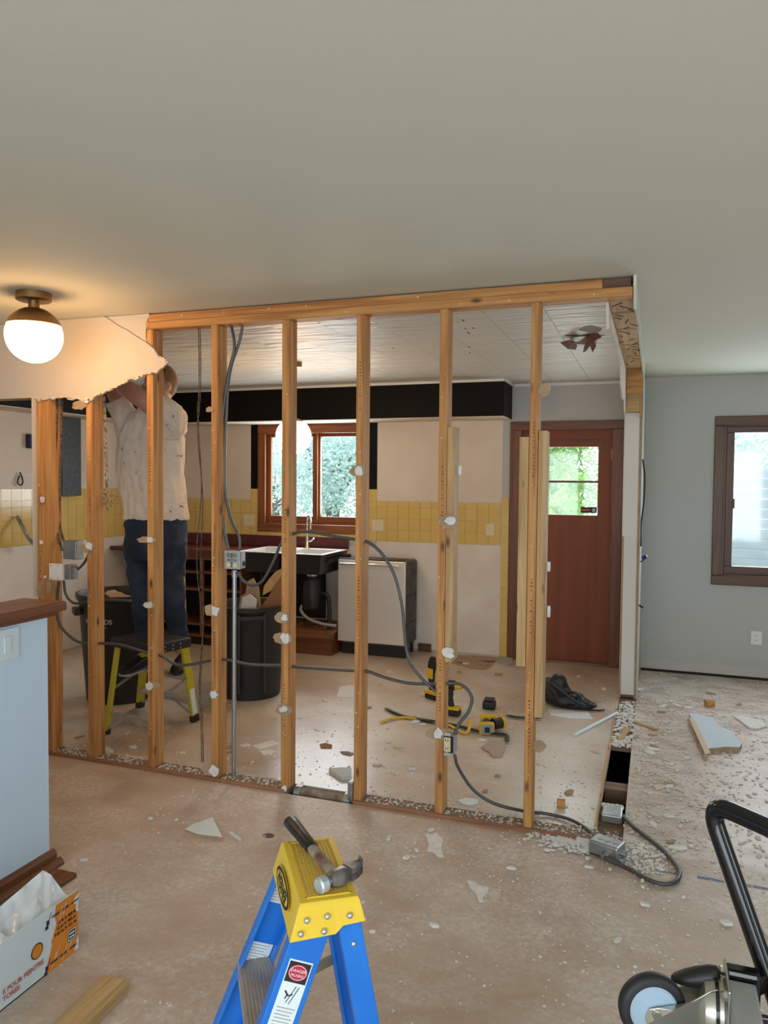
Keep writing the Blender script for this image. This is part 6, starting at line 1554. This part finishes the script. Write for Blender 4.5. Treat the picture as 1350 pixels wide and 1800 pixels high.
tag(m.build('slot_rubble', 'gyp'), 'broken plaster lying in the far end of the floor slot', 'debris', kind='stuff')
# larger scraps, one object each
lab_k = 'thumb sized broken plaster scrap lying on the kitchen floor'; lab_r = 'thumb sized broken plaster scrap lying on the right floor'; lab_f = 'thumb sized plaster scrap lying on the front floor'
def one_scrap(x, y, s, seed, lab, grp, mat):
    rn = random.Random(seed); a = rn.uniform(0, 6.28); u = Vector((math.cos(a), math.sin(a), 0)); v = Vector((-math.sin(a), math.cos(a), 0))
    o = MB().prism(blob(7, s, s * rn.uniform(.35, .7), .28, seed), (x, y, .0006), u, v, rn.uniform(.005, .011)).build('plaster_scrap', mat); tag(o, lab, 'plaster scrap', grp)
mats = ['gyp', 'gyp', 'paper', 'paint_drywall']
for i in range(46): x, y = S_kit(); one_scrap(x, y, random.uniform(.016, .036), 100 + i, lab_k, 'plaster scraps on the kitchen floor', mats[i % 4])
for i in range(60): x, y = S_right(); one_scrap(x, y, random.uniform(.018, .045), 300 + i, lab_r, 'plaster scraps on the right floor', mats[i % 4])
for i in range(26): x, y = S_front(); one_scrap(x, y, random.uniform(.010, .022), 500 + i, lab_f, 'plaster scraps on the front floor', 'gyp')

# ================================================================== OUTSIDE
struct(MB().bx(-30, 30, YB + .3, 40, -.9, -.6).build('ground_garden', 'lawn'))
def tree(name, label, c, r, n, leaf, mat, seed, group='garden trees', trunk=True, sq=1.0):
    rn = random.Random(seed); c = Vector(c); t = thing(name, label, 'tree', (c.x, c.y, -.6), group)
    m = MB(); cl = [(c + Vector((rn.gauss(0, r * .42), rn.gauss(0, r * .42), rn.gauss(0, r * .42 * sq))), r * rn.uniform(.22, .45)) for _ in range(34)]
    for _ in range(n):
        k, rad = rn.choice(cl); d = Vector((rn.gauss(0, 1), rn.gauss(0, 1), rn.gauss(0, 1))).normalized(); q = k + d * rad * rn.random() ** .4
        u = Vector((rn.gauss(0, 1), rn.gauss(0, 1), rn.gauss(0, .6))).normalized(); v = u.orthogonal().normalized(); L = leaf * rn.uniform(.6, 1.3)
        m.add([q, q + u * L * .5 + v * L * .28, q + u * L, q + u * L * .5 - v * L * .28], [(0, 1, 2, 3)])
    tag(m.build('foliage', mat, t), kind='stuff')
    m = MB(); m.tube([(c.x, c.y, -.6), (c.x + .1, c.y, c.z - r * .5), c], [.12, .09, .03], 8)
    for k, rad in cl[:14]: m.tube([c.lerp(Vector((c.x, c.y, -.6)), rn.uniform(.1, .5)), c.lerp(k, .5) + Vector((0, 0, .1)), k], [.035, .022, .008], 5)
    m.build('trunk', 'bark', t)
    return t
tree('garden_tree', 'pale grey-green tree filling the kitchen window', (-5.7, 13.0, 1.9), 1.5, 9000, .085, 'leaf_pale', 1)
tree('garden_tree', 'pale tree at the left side of the kitchen window view', (-8.3, 15.6, 1.7), 1.8, 6500, .095, 'leaf_pale', 2)
tree('garden_tree', 'bright green leafy tree behind the back door window', (-1.9, 12.6, 2.1), 1.7, 17000, .09, 'leaf_green', 3)
tree('garden_tree', 'lighter green shrub low behind the back door window', (-1.25, 10.0, .9), .55, 4200, .08, 'leaf_green', 4)
tree('garden_tree', 'pale green tree above the wooden fence outside the right window', (2.6, 14.4, 2.8), 1.9, 8000, .10, 'leaf_pale', 5)
fn = thing('board_fence', 'grey weathered horizontal board fence outside the right window', 'fence', (2.0, 10.3, -.6))
for k in range(19):
    z = -.6 + k * .125
    Fm = Matrix.Translation((2.0, 10.3, 0)) @ Matrix.Rotation(-.20, 4, 'Z')
    MB().bx(-2.2, 2.6, -.012 + random.uniform(-.004, .004), .012, z + .0015, z + .1235, Fm).build('board', 'deckboard', fn, bevel=.004)
for xx in (-1.9, .3, 2.3): MB().bx(xx - .045, xx + .045, .0125, .09, -.6, 1.78, Fm).build('post', 'bark', fn)
